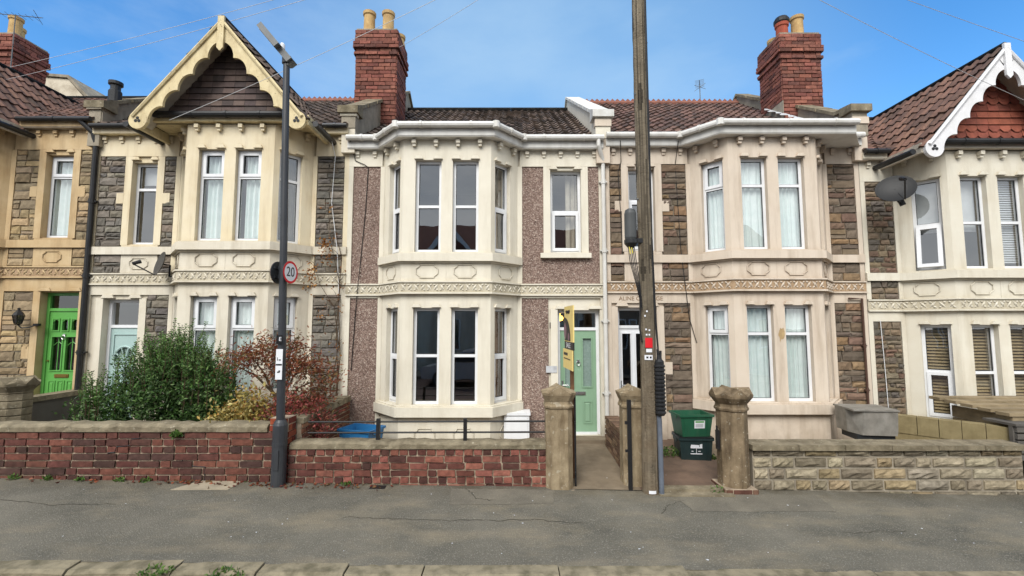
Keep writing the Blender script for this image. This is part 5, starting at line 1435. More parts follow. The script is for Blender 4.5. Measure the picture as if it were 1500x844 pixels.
ACER = [(150, 84, 62), (166, 98, 68), (128, 72, 56), (178, 112, 74), (154, 112, 72), (132, 68, 56), (126, 112, 70)]
t = shrub('japanese_maple', 'rusty brown fine leaved maple with spreading layers behind the lamp post', 'small tree', (-3.50, 6.95, .42),
    [(-.34, 0, 1.34, .46, .34, .10), (.36, .02, 1.20, .42, .32, .09), (.02, .05, 1.52, .38, .28, .08), (.56, 0, .98, .28, .26, .08), (.0, .0, 1.10, .30, .28, .08), (.40, .0, .74, .30, .26, .09), (-.62, 0, 1.26, .22, .22, .08)], 3700, .075, ACER, 0, .2, 7, leafw=.28, stem=False, up=-.3)
q = MB(); rr = random.Random(12)
q.tube([(.05, 0, -.1), (.02, 0, .3), (-.08, .02, .62), (-.05, .03, .95)], [.045, .04, .034, .022], 8)
for tx, ty, tz, sz in ((-.5, 0, 1.35, .6), (-.25, .1, 1.5, .75), (.15, .05, 1.6, .8), (.5, 0, 1.3, .55), (.7, -.02, 1.05, .45), (-.75, 0, 1.2, .7), (.5, .05, .85, .35), (.25, -.1, 1.4, .6)):
    q.tube([(-.05, .02, sz), ((tx - .05) * .5 + rr.uniform(-.08, .08), ty * .5, (sz + tz) / 2 + .10), (tx, ty, tz)], [.022, .014, .006], 6)
q.build('trunk', TWIG, t)
RED = [(186, 92, 92), (168, 78, 80), (204, 116, 108), (146, 76, 70), (186, 108, 84), (130, 104, 72)]
shrub('shrub', 'low crimson leaved shrub right of the lamp post below the maple', 'shrub', (-2.98 - .28, 6.78, .45), [(0, 0, .46, .38, .28, .32), (.32, .1, .35, .26, .26, .26), (-.25, 0, .3, .26, .22, .28)], 3000, .055, RED, 10, .2, 9, leafw=.4)
OLV = [(96, 88, 58), (118, 100, 62), (84, 76, 52), (134, 96, 60)]
shrub('shrub', 'dull olive low plant spilling along the brick side wall', 'shrub', (-3.35, 7.6, .45), [(0, 0, .30, .3, .4, .28), (.05, -.5, .3, .22, .3, .2)], 1500, .05, OLV, 8, .25, 10, leafw=.4)
# climber on the stone panel
t = thing('climbing_plant', 'bare climbing stems with a few orange leaves on the grey stone beside the party wall', 'climber', (-3.30, 8.22, .45))
q = MB(); rr = random.Random(21)
vines = [[(.11, 0, 0), (.14, .04, .9), (.10, .02, 1.7), (.14, .03, 2.5), (-.05, .0, 3.3), (-.12, .03, 3.9)], [(.11, 0, 0), (.02, .03, .6), (.15, .03, 1.4), (.05, .02, 2.1), (-.2, -.02, 2.5), (-.32, -.06, 2.9), (-.36, -.10, 3.2)], [(.11, 0, .0), (.18, .03, 1.2), (.12, .02, 2.2), (.16, .02, 3.0), (.02, .02, 3.5)]]
for v in vines: q.tube(v, [.012 - .0018 * k for k in range(len(v))], 5)
tips = []
for _ in range(26):
    v = rr.choice(vines); k = rr.randrange(2, len(v)); p = v[k]
    e = (p[0] + rr.uniform(-.22, .12), p[1] - rr.uniform(0, .08), p[2] + rr.uniform(-.2, .25)); q.tube([p, ((p[0] + e[0]) / 2, p[1] - .03, (p[2] + e[2]) / 2 + .03), e], [.005, .004, .002], 4); tips.append(e)
q.build('stems', TWIG, t)
q = MB(); ORG = [(176, 116, 58), (150, 96, 52), (194, 138, 74), (130, 82, 48)]
for c, n_ in [((-.12, -.04, 3.25), 60), ((-.1, -.04, 3.0), 30), ((-.32, -.10, 2.75), 46), ((-.34, -.08, 2.5), 26), ((-.18, 0, 2.0), 10)] + [(p, 3) for p in tips]:
    for k in range(n_): q.leaf((c[0] + rr.gauss(0, .055), c[1] - abs(rr.gauss(0, .03)), c[2] + rr.gauss(0, .085)), .055, .032, pick(ORG, .2, rr), rr, -.4)
q.build('leaves', LEAFD, t)
# weeds
WEED = [(84, 116, 52), (98, 130, 60), (66, 96, 44), (112, 138, 70)]
def weed(label, x, y, z, r, n, h=.10, seed=1):
    rr = random.Random(seed); q = MB()
    for _ in range(n):
        a = rr.uniform(0, 6.28); d = r * math.sqrt(rr.random())
        q.leaf((x + d * math.cos(a), y + d * math.sin(a) * .55, z + rr.uniform(0, h) * (1 - .6 * d / r)), .045, .022, pick(WEED, .25, rr), rr, .8)
    o = q.build('weed_plant', LEAFD); tag(o, label, 'weed', 'weeds'); return o
weed('weed growing on the left of the two recycling boxes', 2.53, 7.42, .13, .17, 170, .20, 1)
weed('weed at the foot of the octagonal pier by the path', 2.72, 6.14, .0, .17, 130, .12, 2)
weed('weed at the right of the recycling boxes', 3.20, 7.35, .10, .10, 60, .08, 3)
weed('weed at the wall foot just left of the lamp post', -3.55, 6.16, .06, .11, 70, .10, 4)
weed('weed at the wall foot above the pale stone slab', -4.02, 6.14, .06, .12, 70, .09, 5)
weed('weed rooted in the brick joint below the coping, left of the lamp post', -4.48, 6.15, .74, .055, 220, .09, 16)
weed('weed tuft in the gutter at the left of the kerb', -3.15, 4.17, .02, .14, 90, .10, 7)
weed('weed tuft in the gutter below the lamp post', -2.52, 4.16, -.0, .16, 120, .10, 8)
weed('ivy strand on the beige wall corner behind the cable sleeve', 2.06, 7.9, .35, .08, 60, .55, 9)
weed('weed edge on the left of the pale stone slab', -4.24, 6.2, .055, .10, 50, .05, 10)
for k_, x_ in enumerate((-6.6, -6.15, -5.72, -5.2, -4.85, -2.2)): weed('tiny green weed tuft at the foot of the long left brick wall' if x_ < -3 else 'tiny weed tuft at the foot of the railed brick wall', x_, 6.15, pz(x_, 6.15), .07, 34, .05, 40 + k_)
# fallen leaves and litter, more than anyone would count
q = MB(); rr = random.Random(31)
for _ in range(150):
    x, y = rr.choice([(rr.gauss(-4.25, .22), rr.gauss(6.22, .08)), (rr.gauss(-3.2, .35), rr.gauss(6.08, .06)), (rr.gauss(-2.4, .4), rr.gauss(6.08, .05)), (rr.uniform(-7, -3.5), rr.gauss(6.12, .05))])
    if y > 6.17: y = 6.17 - rr.uniform(0, .1)
    a = rr.uniform(0, 6.28); q.leaf((x, y, pz(x, y) + .012), .055, .035, pick([(128, 62, 48), (146, 82, 56), (104, 52, 44), (120, 90, 60)], .2, rr), rr, 0, (math.cos(a), math.sin(a), .12))
tag(q.build('fallen_leaves', LEAFD), 'reddish fallen leaves gathered along the wall foot', 'leaf litter', None, 'stuff')
q = MB()
for _ in range(80):
    x, y = rr.uniform(-6, 6.5), rr.uniform(4.5, 6.0) if rr.random() < .75 else rr.uniform(6.3, 7.2)
    if y > 6.1 and not (.95 < x < 2.7): continue
    s_ = rr.uniform(.004, .016); a = rr.uniform(0, 6.28); z = (pz(x, y) if y < 6.2 else .06 + (y - 6.12) * .07) + .008
    q.poly([(x + s_ * math.cos(a + k) * rr.uniform(.5, 1.1), y + s_ * math.sin(a + k) * rr.uniform(.5, 1.1), z) for k in (0, 1.5, 3.0, 4.5)])
tag(q.build('pale_litter', LBL), 'tiny pale flecks of litter scattered on the pavement', 'litter', None, 'stuff')

# ---------------------------------------------------------------- boxes
def crate(label, loc, rz, w, d, h, m, m_rim, taper=.86, group=None, rim=True, cat='recycling box'):
    t = thing('recycling_box', label, cat, loc, group, rz)
    q = MB(); a, b = w / 2, d / 2; k = taper; th = .008
    B = [(-a * k, -b * k), (a * k, -b * k), (a * k, b * k), (-a * k, b * k)]; T = [(-a, -b), (a, -b), (a, b), (-a, b)]
    for i in range(4):
        j = (i + 1) % 4
        q.poly([(*B[i], 0), (*B[j], 0), (*T[j], h), (*T[i], h)])
        q.poly([(B[i][0] * .97, B[i][1] * .97, .012), (B[j][0] * .97, B[j][1] * .97, .012), (T[j][0] * .965, T[j][1] * .965, h), (T[i][0] * .965, T[i][1] * .965, h)])
        q.poly([(*T[i], h), (*T[j], h), (T[j][0] * .965, T[j][1] * .965, h), (T[i][0] * .965, T[i][1] * .965, h)])
    q.poly([(*p, 0) for p in B]); q.poly([(p[0] * .97, p[1] * .97, .012) for p in B])
    # ribs on the front and sides
    for x in (-.36, .36):
        q.hexa([(x * w - .01, -b * k * 1.0 - .006, 0), (x * w + .01, -b * k - .006, 0), (x * w + .01, -b * k + .02, 0), (x * w - .01, -b * k + .02, 0), (x * w - .01, -b - .006, h), (x * w + .01, -b - .006, h), (x * w + .01, -b + .02, h), (x * w - .01, -b + .02, h)])
    q.build('tub', m, t)
    r = MB(); e = .018; z0, z1 = h - .03, h + .006
    for (x0, x1, y0, y1) in ((-a - e, a + e, -b - e, -b + .004), (-a - e, a + e, b - .004, b + e), (-a - e, -a + .004, -b + .004, b - .004), (a - .004, a + e, -b + .004, b - .004)): r.box(x0, x1, y0, y1, z0, z1)
    for s_ in (-1, 1): r.box(min(s_ * (a + .012), s_ * (a + .03)), max(s_ * (a + .012), s_ * (a + .03)), -.10, .10, h - .07, h - .02)
    r.build('rim', m_rim, t)
    return t
BOXG = mat('green_box_plastic', (36, 92, 66), (30, 80, 58), scale=5, rough=.45, bump=.1, spec=.4, stain=(110, 116, 100), samt=.2, dirt=.3)
BOXD = mat('dark_box_plastic', (34, 54, 54), (28, 46, 48), scale=5, rough=.5, bump=.1, spec=.4, stain=(90, 96, 90), samt=.2, dirt=.3)
BOXB = mat('blue_box_plastic', (44, 116, 170), (38, 104, 156), scale=5, rough=.45, bump=.1, spec=.4, dirt=.3)
BG = (2.91, 7.44)
t = crate('dark lidded recycling box underneath the green one beside the front path', (BG[0], BG[1], .105), rad(-4), .54, .40, .36, BOXD, BOXD, .90, 'recycling boxes'); t.scale = (.94, .94, .94)
q = MB(); q.box(-.285, .285, -.215, .215, .355, .385); q.build('lid', mat('black_lid_plastic', (30, 32, 34), rough=.45, bump=.05), t)
q = MB(); y = -.197; 
q.prism([(-.095, y - .001, .225), (.045, y - .002, .225), (.045, y - .003, .255), (-.085, y - .003, .26)], (0, .01, 0)); q.prism([(.055, y - .002, .225), (.095, y - .002, .225), (.095, y - .004, .275), (.055, y - .004, .265)], (0, .01, 0))
for x0, x1, za, zb in ((-.095, .095, .205, .222), (-.095, .095, .105, .118), (-.002, .004, .118, .205), (-.08, -.05, .15, .158), (.03, .07, .15, .158)): q.box(x0, x1, y + .004 - (za - .1) * .1, y + .02, za, zb)
q.build('printed_label', LBL, t)
t = crate('open green recycling box with a white label, stacked on the dark lidded box', (BG[0] - .01, BG[1] + .0, .470), rad(4), .56, .42, .36, BOXG, BOXG, .84, 'recycling boxes'); t.scale = (.94, .94, .94)
q = MB(); q.poly([(-.04, -.193, .14), (.14, -.193, .14), (.14, -.207, .27), (-.04, -.207, .27)]); l_ = q.build('white_label', LBL, t)
q = MB(); q.poly([(-.025, -.2055, .235), (.125, -.2055, .235), (.125, -.2085, .262), (-.025, -.2085, .262)]); q.build('label_print', mat('label_green', (96, 160, 84), rough=.5, bump=0), l_)
q = MB()
for k in range(3): q.poly([(-.02, -.199 - .0015 * k, .165 + .02 * k), (.11, -.199 - .0015 * k, .165 + .02 * k), (.11, -.1995 - .0015 * k, .17 + .02 * k), (-.02, -.1995 - .0015 * k, .17 + .02 * k)])
q.build('label_lines', STEEL, l_)
crate('blue recycling box tilted behind the railing against the brick side wall', (-2.42, 7.42, .22), rad(-18), .56, .42, .36, BOXB, BOXB, .84, 'recycling boxes').rotation_euler.x = .0
# ---------------------------------------------------------------- estate agent board
SIGNY = mat('pale_yellow_board', (240, 216, 140), (234, 208, 130), rough=.5, bump=0); SIGND = mat('dark_board_print', (44, 42, 44), rough=.5, bump=0); SIGNP = mat('mauve_board_print', (150, 116, 126), (110, 84, 92), scale=5, rough=.5, bump=0)
t = thing('sale_board', 'yellow estate agent sale board on a brown post behind the pale square pier', 'sale board', (.82, 6.50, 0), None, rad(-85.5))
# board space: x along the board (far to near), -y is the printed side
q = MB(); q.box(-.03, .03, .012, .06, .0, 2.40); q.build('post', mat('brown_board_post', (120, 88, 62), (96, 70, 50), scale=6, rough=.85, bump=.3), t)
q = MB(); q.box(-.30, .30, -.008, .010, 1.62 + .37, 2.50); q.build('board', SIGNY, t)
q = MB(); q.box(-.30, .30, -.008, .010, 1.88, 1.989); s_ = q.build('sale_strip', SIGND, t)
text_mesh('SALE', .105, 'sale_text', LBL, s_, (-.03, -.0095, 1.934), ext=.0005, sx=1.4)
q = MB(); q.box(-.36, .30, -.020, -.0085, 1.60, 1.878); sl = q.build('slip_board', SIGNY, t)
q = MB(); q.box(-.30, -.02, -.0215, -.0205, 1.79, 1.83); q.box(-.30, .16, -.0215, -.0205, 1.735, 1.75); q.build('slip_print', SIGND, sl)
q = MB(); q.poly([(-.29, -.0088, 2.0)] + [(-.29 + .42 * math.sin(a), -.0088, 2.0 + .34 * math.cos(a) ** .8 if math.cos(a) > 0 else 2.0) for a in [PI / 2 * k / 10 for k in range(11)]]); q.build('portrait_panel', SIGND, t)
q = MB(); q.poly([(-.24 + .10 * math.cos(a), -.0095, 2.14 + .12 * math.sin(a)) for a in [2 * PI * k / 16 for k in range(16)]]); q.poly([(.0 + .06 * math.cos(a), -.0095, 2.06 + .055 * math.sin(a)) for a in [2 * PI * k / 16 for k in range(16)]]); q.build('portrait_print', SIGNP, t)
q = MB(); q.tube([(-.16 + .26 * k / 12, -.0095, 2.415 + .022 * math.sin(k * 1.7)) for k in range(13)], .012, 4); q.build('board_script', SIGND, t)

# ---------------------------------------------------------------- dishes and aerials
DISH = mat('dark_grey_dish', (78, 76, 72), (66, 64, 62), scale=4, rough=.55, bump=.1, stain=(110, 104, 94), samt=.3)
def dish(label, loc, rz, tilt, r, m, flipx=1):
    t = thing('satellite_dish', label, 'satellite dish', loc, 'satellite dishes', rz)
    q = MB(); n = 24; rows = []
    for k in range(6):
        e = r * k / 5
        rows.append([(e * math.cos(2 * PI * j / n), .0 - .0 + .30 * (e * e - r * r) / r * -1 * .55 * 1.0, e * .92 * math.sin(2 * PI * j / n)) for j in range(n)])
    def tl(p): return (p[0], p[1] * math.cos(tilt) - p[2] * math.sin(tilt), p[1] * math.sin(tilt) + p[2] * math.cos(tilt))
    for A, B in zip(rows, rows[1:]):
        for j in range(n):
            q.poly([tl(A[j]), tl(A[(j + 1) % n]), tl(B[(j + 1) % n]), tl(B[j])])
            q.poly([tl((p[0], p[1] + .006, p[2])) for p in (A[j], B[j], B[(j + 1) % n], A[(j + 1) % n])])
    q.build('reflector', m, t)
    q = MB(); e = tl((0, 0, -r * .92)); f = tl((0, -r * 1.45, -r * .55))
    q.tube([tl((0, .05, -r * .3)), e, f], .012, 6); q.build('arm', m, t)
    q = MB(); q.tube([f, (f[0], f[1] + .11, f[2] + .05)], [.028, .035], 10); q.build('receiver', BLACKM, t)
    q = MB(); q.tube([tl((0, .05, 0)), (0, .16, -.02), (0, .16, -.22), (.06, .26, -.24)], .018, 8); q.box(.03, .11, .24, .28, -.30, -.16); q.build('bracket', BLACKM, t)
    return t
dish('grey satellite dish seen side on beside the left hand bay', (-6.28, 7.96, 3.32), rad(-38), rad(-14), .24, DISH)
dish('dark satellite dish on the stone strip at the right hand house', (6.68, 7.68, 4.60), rad(-24), rad(-24), .29, mat('black_dish', (40, 40, 40), (33, 33, 33), scale=4, rough=.5, bump=.1)).rotation_euler.y = rad(-20)
def aerial(label, loc, rz, s=1.0, h=.9, boom=.8):
    t = thing('tv_aerial', label, 'aerial', loc, 'roof aerials', rz)
    q = MB(); q.tube([(0, 0, -.4), (0, 0, h)], .012, 6); q.build('mast', LALU, t)
    q = MB(); q.tube([(-boom * .5, 0, h * .96), (boom * .5, 0, h * .99)], .009, 6)
    for k in range(8): x = -boom * .5 + boom * k / 8; q.tube([(x, -.12, h * .965), (x, .12, h * .965)], .004, 5)
    q.tube([(boom * .42, -.15, h * .98 + .10), (boom * .42, .15, h * .98 - .08)], .006, 5); q.tube([(boom * .42, .15, h * .98 + .10), (boom * .42, -.15, h * .98 - .08)], .006, 5)
    q.build('antenna', LALU, t)
aerial('pale television aerial above the chimney in the top left corner', (-12.2, 10.5, 8.85), rad(12), h=.98, boom=1.1)
aerial('thin television aerial on the ridge behind the red brown roof', (5.42, 12.5, 8.45), rad(65), h=.72, boom=.5)

# ---------------------------------------------------------------- right hand garden
TANK = mat('galvanised_tank', (152, 147, 138), (120, 116, 108), scale=5, rough=.6, bump=.2, metal=.25, stain=(170, 168, 160), samt=.5, sscale=(5, 5, 2))
t = thing('water_tank', 'old grey galvanised water tank standing on its side by the beige bay', 'tank', (5.64, 7.35, .50), None, rad(-6)); t.scale = (.78, .78, .80)
q = MB()
P0 = [(-.40, -.30, .0), (.36, -.34, .0), (.36, .30, 0), (-.40, .30, 0)]; P1 = [(-.44, -.32, .52), (.40, -.36, .52), (.40, .32, .52), (-.44, .32, .52)]
q.prism([(-.26, -.34, .04), (.36, -.36, .04), (.38, -.36, .12), (.40, -.36, .50), (-.22, -.34, .50)], (0, .62, 0)); q.prism([(-.262, -.34, .04), (-.222, -.34, .50), (-.42, -.10, .50), (-.40, -.10, .06)], (0, .36, 0))
q.build('tank_body', TANK, t)
q = MB(); q.box(-.43, .42, -.38, .30, .50, .53); q.build('tank_rim', TANK, t)
q = MB(); q.box(-.34, .36, -.30, .2, -.06, .04); q.build('plinth', GASKET, t)
WOOD = mat('weathered_timber', (160, 143, 114), (124, 110, 86), scale=4, rough=.9, bump=.5, bscale=25, stain=(84, 72, 50), samt=.6, sscale=(3, 3, 8))
WOODG = mat('grey_slat_timber', (104, 100, 94), (84, 80, 76), scale=5, rough=.9, bump=.4, bscale=30, stain=(60, 56, 50), samt=.5)
WOODY = mat('yellow_sleeper_timber', (152, 138, 102), (120, 107, 76), scale=4, rough=.9, bump=.5, bscale=25, stain=(96, 86, 54), samt=.55)
t = thing('timber_sleeper', 'yellowish timber sleeper edging running back from the block wall', 'sleeper', (6.95, 6.62, .51))
q = MB(); F = Frame((-.95, .95), (.10, -.12))
for k in range(6): q.fbox(F, F.L * k / 6 + .004, F.L * (k + 1) / 6 - .004, -.0, .20, .0 + .0, .27)
q.fbox(F, .02, F.L - .02, .012, .19, -.4, .0); q.build('sleeper_beam', WOODY, t)
t = thing('timber_planter', 'weathered board topped timber planter in front of the right hand bay', 'planter', (7.75, 7.0, .30))
q = MB(); rr = random.Random(4)
for k in range(5):
    y = -.42 + k * .2; q.box(-.62 - (k * .06), 1.5, y, y + .19, .62 + k * .024, .665 + k * .024)
q.build('top_boards', WOOD, t)
q = MB()
for z in (.06, .25, .44): q.box(-.56, -.52, -.40, .5, z, z + .18)
for z in (.06, .25, .44): q.box(-.52, 1.4, -.40, -.36, z, z + .175)
q.build('side_boards', WOOD, t)
t = thing('slatted_bench', 'low grey slatted timber crate at the right edge behind the block wall end', 'slatted crate', (7.20, 6.42, .2))
q = MB()
for z in (.16, .255, .35, .445, .54): q.box(-.18, 1.6, -.02, .02, z, z + .07)
q.build('front_slats', WOODG, t)
q = MB(); q.box(-.20, -.14, .02, .07, -.1, .62); q.box(.8, .86, .02, .07, -.1, .62); q.box(-.2, 1.6, -.03, .42, .622, .655); q.build('frame', WOODG, t)

# wall lantern beside the green door
t = thing('wall_lantern', 'black carriage lantern on the buff stone left of the green door', 'wall lantern', (-8.90, 8.22, 2.33))
q = MB(); q.lathe([(.03, -.10), (.05, -.085), (.052, -.08)], (0, -.08, 0), 6); q.lathe([(.085, .07), (.06, .12), (.02, .16), (.02, .185), (.03, .19), (0, .21)], (0, -.08, 0), 6)
for k in range(6):
    a = 2 * PI * k / 6; q.tube([(.05 * math.cos(a), -.08 + .05 * math.sin(a), -.08), (.08 * math.cos(a), -.08 + .08 * math.sin(a), .07)], .007, 5)
q.build('lantern_cage', BLACKM, t)
q = MB(); q.lathe([(.046, -.078), (.074, .068)], (0, -.08, 0), 6); q.build('lantern_glass', GD, t)
q = MB(); q.tube([(0, -.08, -.10), (.05, -.06, -.16), (.12, -.02, -.15), (.19, .04, -.11)], .012, 7); q.lathe([(.055, -.02), (.055, .02)], (.19, .07, -.10), 12); q.build('bracket', BLACKM, t)

# rendered gable beyond the left roof
t = thing('background_house', 'pale rendered gable end showing above the roof at the far left', 'house', (-13.2, 13.2, .28))
q = MB(); q.prism([(-3, 0, 0), (.45, 0, 0), (.45, 0, 8.55), (-.35, 0, 9.42), (-3.0, 0, 9.62)], (0, 3, 0)); q.build('gable_wall', mat('blotchy_pale_render', (214, 204, 184), (190, 180, 160), scale=2, rough=.9, bump=.3, stain=(130, 112, 92), samt=.7, sscale=(2, 2, 2)), t)
q = MB(); q.prism([(.55, -.06, 8.52), (-.33, -.06, 9.44), (-3.0, -.06, 9.66), (-3, -.06, 9.74), (-.30, -.06, 9.52), (.62, -.06, 8.58)], (0, 3, 0)); q.build('coping', RENDERG, t)

# ---------------------------------------------------------------- the other side of the street, seen in the panes
OB = mat('opposite_brick_render', (150, 128, 108), (132, 110, 92), scale=3, rough=.9, bump=.1)
def opposite(x, label, m):
    t = thing('terraced_house', label, 'house', (x, -8.6, .1), 'houses across the street')
    q = MB(); q.box(-2.4, 2.4, -7, 0, -.6, 5.7); q.prism([(-1.3 - .9, .002, -.6), (-1.3 - .5, .55, -.6), (-1.3 + .6, .55, -.6), (-1.3 + 1.0, .002, -.6)], (0, 0, 6.2)); q.build('wall', m, t)
    q = MB(); q.prism([(-2.4, .25, 5.6), (-2.4, -3.6, 8.3), (-2.4, -7.3, 5.6)], (4.8, 0, 0)); q.prism([(-1.3 - 1.5, .8, 5.6), (-1.3, .8, 7.5), (-1.3 + 1.5, .8, 5.6)], (0, -3.5, 0)); q.build('roof', mat('opposite_roof_red', (120, 74, 62), (100, 62, 54), scale=6, rough=.9, bump=.1) if 'opposite_roof_red' not in MATS else MATS['opposite_roof_red'], t)
    q = MB()
    for s_ in (-1, 1):
        q.prism([(-1.3, .84, 7.55), (-1.3 + s_ * 1.55, .84, 5.55), (-1.3 + s_ * 1.45, .84, 5.40), (-1.3, .84, 7.15)], (0, .05, 0))
    q.build('bargeboard', BARGE5, t)
    for z0, z1 in ((.8, 2.4), (3.4, 4.9)):
        for x0, x1, y in ((-1.72, -1.30, .56), (-1.15, -.75, .56), (.9, 1.6, .01)):
            q = MB(); q.box(x0, x1, y, y + .05, z0, z1); f = q.build('window', UPVC, t)
            q = MB(); q.poly([(x0 + .06, y + .054, z0 + .06), (x1 - .06, y + .054, z0 + .06), (x1 - .06, y + .054, z1 - .06), (x0 + .06, y + .054, z1 - .06)]); q.build('pane', GD, f)
for k, lab in enumerate(['house across the street reflected at the left', 'house across the street reflected in the left bay', 'house across the street reflected in the cream bay panes', 'house across the street reflected in the front door glass', 'house across the street reflected in the netted bay', 'house across the street reflected at the right']):
    opposite(-11.6 + k * 4.8, lab, [OB, P3, P4, P5, OB, P3][k])
# silver hatchback parked at the far kerb
CARP = mat('silver_car_paint', (176, 180, 186), (168, 172, 178), rough=.28, bump=0, metal=.0, coat=.6)
t = thing('parked_car', 'silver hatchback parked at the far kerb, reflected in the ground floor panes', 'car', (-1.35, -2.0, -.15))
side = [(-2.05, .32), (-2.08, .62), (-1.95, .78), (-1.2, .93), (-.55, 1.38), (.2, 1.47), (1.1, 1.42), (1.75, 1.05), (2.0, .95), (2.05, .5), (2.0, .30)]
q = MB(); 
for k in range(len(side) - 1):
    (x0, z0), (x1, z1) = side[k], side[k + 1]
    i0, i1 = .86 - .16 * max(0, z0 - .9), .86 - .16 * max(0, z1 - .9)
    q.poly([(x0, -i0, z0), (x1, -i1, z1), (x1, i1, z1), (x0, i0, z0)])
for s_ in (-1, 1): q.poly([(x, s_ * (.86 - .16 * max(0, z - .9)), z) for x, z in side])
q.poly([(-2.05, -.86, .32), (2.0, -.86, .30), (2.0, .86, .3), (-2.05, .86, .32)]); q.build('body', CARP, t)
q = MB()
for s_ in (-1, 1):
    for pts in ([(-1.0, .96), (-.5, 1.33), (.15, 1.41), (.15, .97)], [(.22, .97), (.22, 1.41), (1.05, 1.36), (1.45, 1.02)]):
        q.poly([(x, s_ * (.872 - .16 * max(0, z - .9)), z) for x, z in pts])
q.build('side_window', GASKET, t)
for x in (-1.32, 1.30):
    for s_ in (-1, 1):
        q = MB(); q.prism([(x + .31 * math.cos(a), s_ * .88, .32 + .31 * math.sin(a)) for a in [2 * PI * k / 24 for k in range(24)]], (0, -s_ * .2, 0)); w_ = q.build('tyre', GASKET, t)
        q = MB(); q.prism([(x + .21 * math.cos(a), s_ * .889, .32 + .21 * math.sin(a)) for a in [2 * PI * k / 20 for k in range(20)]], (0, -s_ * .02, 0)); q.build('rim', LALU, w_)

# ---------------------------------------------------------------- light, sky and camera
w = bpy.data.worlds.new('World'); sc.world = w; w.use_nodes = True
N, L = w.node_tree.nodes, w.node_tree.links
bg = N['Background']
sky = N.new('ShaderNodeTexSky'); sky.sky_type = 'NISHITA'; sky.sun_disc = False
SUN_EL, SUN_ROT = rad(44), rad(198)
sky.sun_elevation = SUN_EL; sky.sun_rotation = SUN_ROT; sky.air_density = 1.0; sky.dust_density = .6; sky.ozone_density = 1.6
tc = N.new('ShaderNodeTexCoord'); mp = N.new('ShaderNodeMapping'); mp.inputs['Scale'].default_value = (1.0, 1.0, 2.6); L.new(tc.outputs['Generated'], mp.inputs['Vector'])
no = N.new('ShaderNodeTexNoise'); no.inputs['Scale'].default_value = 2.1; no.inputs['Detail'].default_value = 7; no.inputs['Roughness'].default_value = .55; L.new(mp.outputs[0], no.inputs['Vector'])
rp = N.new('ShaderNodeValToRGB'); rp.color_ramp.elements[0].position = .42; rp.color_ramp.elements[1].position = .78; L.new(no.outputs['Fac'], rp.inputs['Fac'])
ml = N.new('ShaderNodeMath'); ml.operation = 'MULTIPLY'; ml.inputs[1].default_value = .62; L.new(rp.outputs['Color'], ml.inputs[0])
mx = N.new('ShaderNodeMix'); mx.data_type = 'RGBA'; L.new(ml.outputs[0], mx.inputs[0]); L.new(sky.outputs[0], mx.inputs[6]); mx.inputs[7].default_value = (3.0, 3.5, 4.0, 1)
hs = N.new('ShaderNodeHueSaturation'); hs.inputs['Saturation'].default_value = 1.35; hs.inputs['Value'].default_value = 1.7; L.new(mx.outputs[2], hs.inputs['Color'])
# an unseen bank of pale cloud, added on the camera's side for flat white light, thin haze low over the roofs
gx = N.new('ShaderNodeSeparateXYZ'); L.new(tc.outputs['Generated'], gx.inputs[0])
mr = N.new('ShaderNodeMapRange'); mr.interpolation_type = 'SMOOTHSTEP'; L.new(gx.outputs[1], mr.inputs[0])
for k, v in ((1, .30), (2, -.25), (3, 0.0), (4, .95)): mr.inputs[k].default_value = v
n2 = N.new('ShaderNodeTexNoise'); n2.inputs['Scale'].default_value = 3.0; n2.inputs['Detail'].default_value = 8; L.new(mp.outputs[0], n2.inputs['Vector'])
r2 = N.new('ShaderNodeValToRGB'); r2.color_ramp.elements[0].color = (4.9, 5.4, 6.0, 1); r2.color_ramp.elements[1].color = (9.2, 9.2, 9.1, 1); r2.color_ramp.elements[0].position = .3; r2.color_ramp.elements[1].position = .7; L.new(n2.outputs['Fac'], r2.inputs['Fac'])
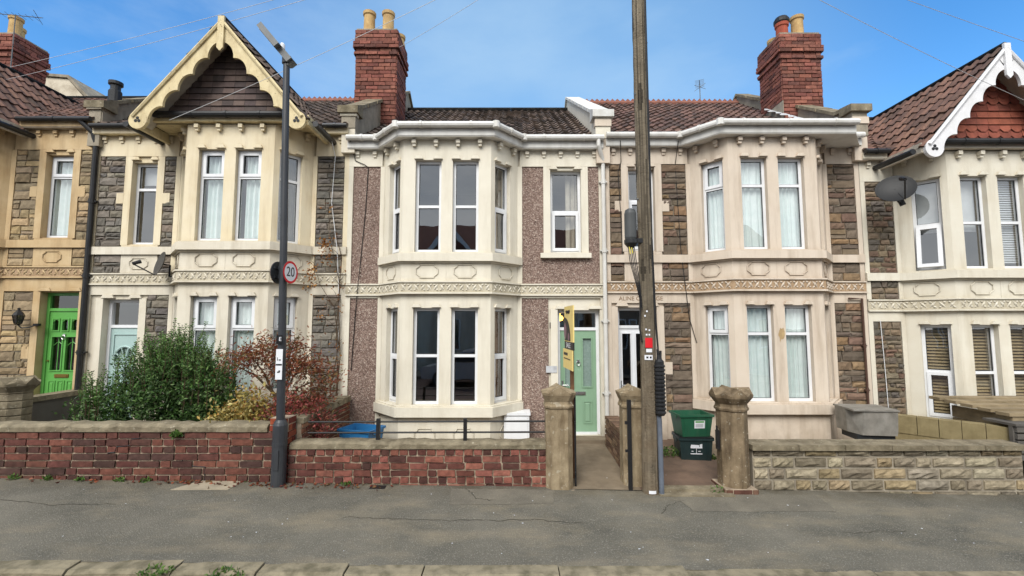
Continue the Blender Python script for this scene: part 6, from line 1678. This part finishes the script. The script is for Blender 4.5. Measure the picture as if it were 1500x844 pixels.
m2 = N.new('ShaderNodeMix'); m2.data_type = 'RGBA'; L.new(mr.outputs[0], m2.inputs[0]); vd = N.new('ShaderNodeVectorMath'); vd.operation = 'DOT_PRODUCT'; vd.inputs[1].default_value = (.08, .93, .36); L.new(tc.outputs['Generated'], vd.inputs[0])
m3 = N.new('ShaderNodeMapRange'); m3.interpolation_type = 'SMOOTHSTEP'; L.new(vd.outputs['Value'], m3.inputs[0])
for k, v in ((1, .78), (2, 1.0), (3, 0.0), (4, .62)): m3.inputs[k].default_value = v
m4 = N.new('ShaderNodeMix'); m4.data_type = 'RGBA'; L.new(m3.outputs[0], m4.inputs[0]); L.new(hs.outputs['Color'], m4.inputs[6]); m4.inputs[7].default_value = (2.5, 4.2, 6.1, 1)
L.new(m4.outputs[2], m2.inputs[6]); L.new(r2.outputs['Color'], m2.inputs[7])
L.new(m2.outputs[2], bg.inputs['Color']); bg.inputs['Strength'].default_value = .15
sl = bpy.data.lights.new('sun', 'SUN'); sl.energy = 3.45; sl.angle = rad(34); sl.color = (1.0, .97, .925)
so_ = bpy.data.objects.new('sun', sl); COL.objects.link(so_)
az = SUN_ROT
sd_ = Vector((math.sin(rad(198)) * math.cos(SUN_EL), math.cos(rad(198)) * math.cos(SUN_EL), math.sin(SUN_EL)))
so_.rotation_euler = sd_.to_track_quat('Z', 'Y').to_euler(); so_.location = (-4, -8, 14)
cd = bpy.data.cameras.new('camera'); cam = bpy.data.objects.new('camera', cd); COL.objects.link(cam)
cam.location = (0, 0, 2.24); cam.rotation_euler = (PI / 2 + math.atan(53 / 660), 0, 0)
cd.sensor_fit = 'HORIZONTAL'; cd.sensor_width = 36; cd.lens = 36 * 660 / 1500; cd.clip_start = .05; cd.clip_end = 1500
sc.camera = cam
sc.view_settings.view_transform = 'Standard'; sc.view_settings.look = 'None'; sc.view_settings.exposure = 0; sc.view_settings.gamma = 1
sc.render.engine = 'CYCLES'; sc.cycles.use_denoising = True; sc.cycles.max_bounces = 6; sc.cycles.transparent_max_bounces = 8; sc.cycles.diffuse_bounces = 3; sc.cycles.glossy_bounces = 3
sc.cycles.use_adaptive_sampling = True; sc.cycles.adaptive_threshold = .02
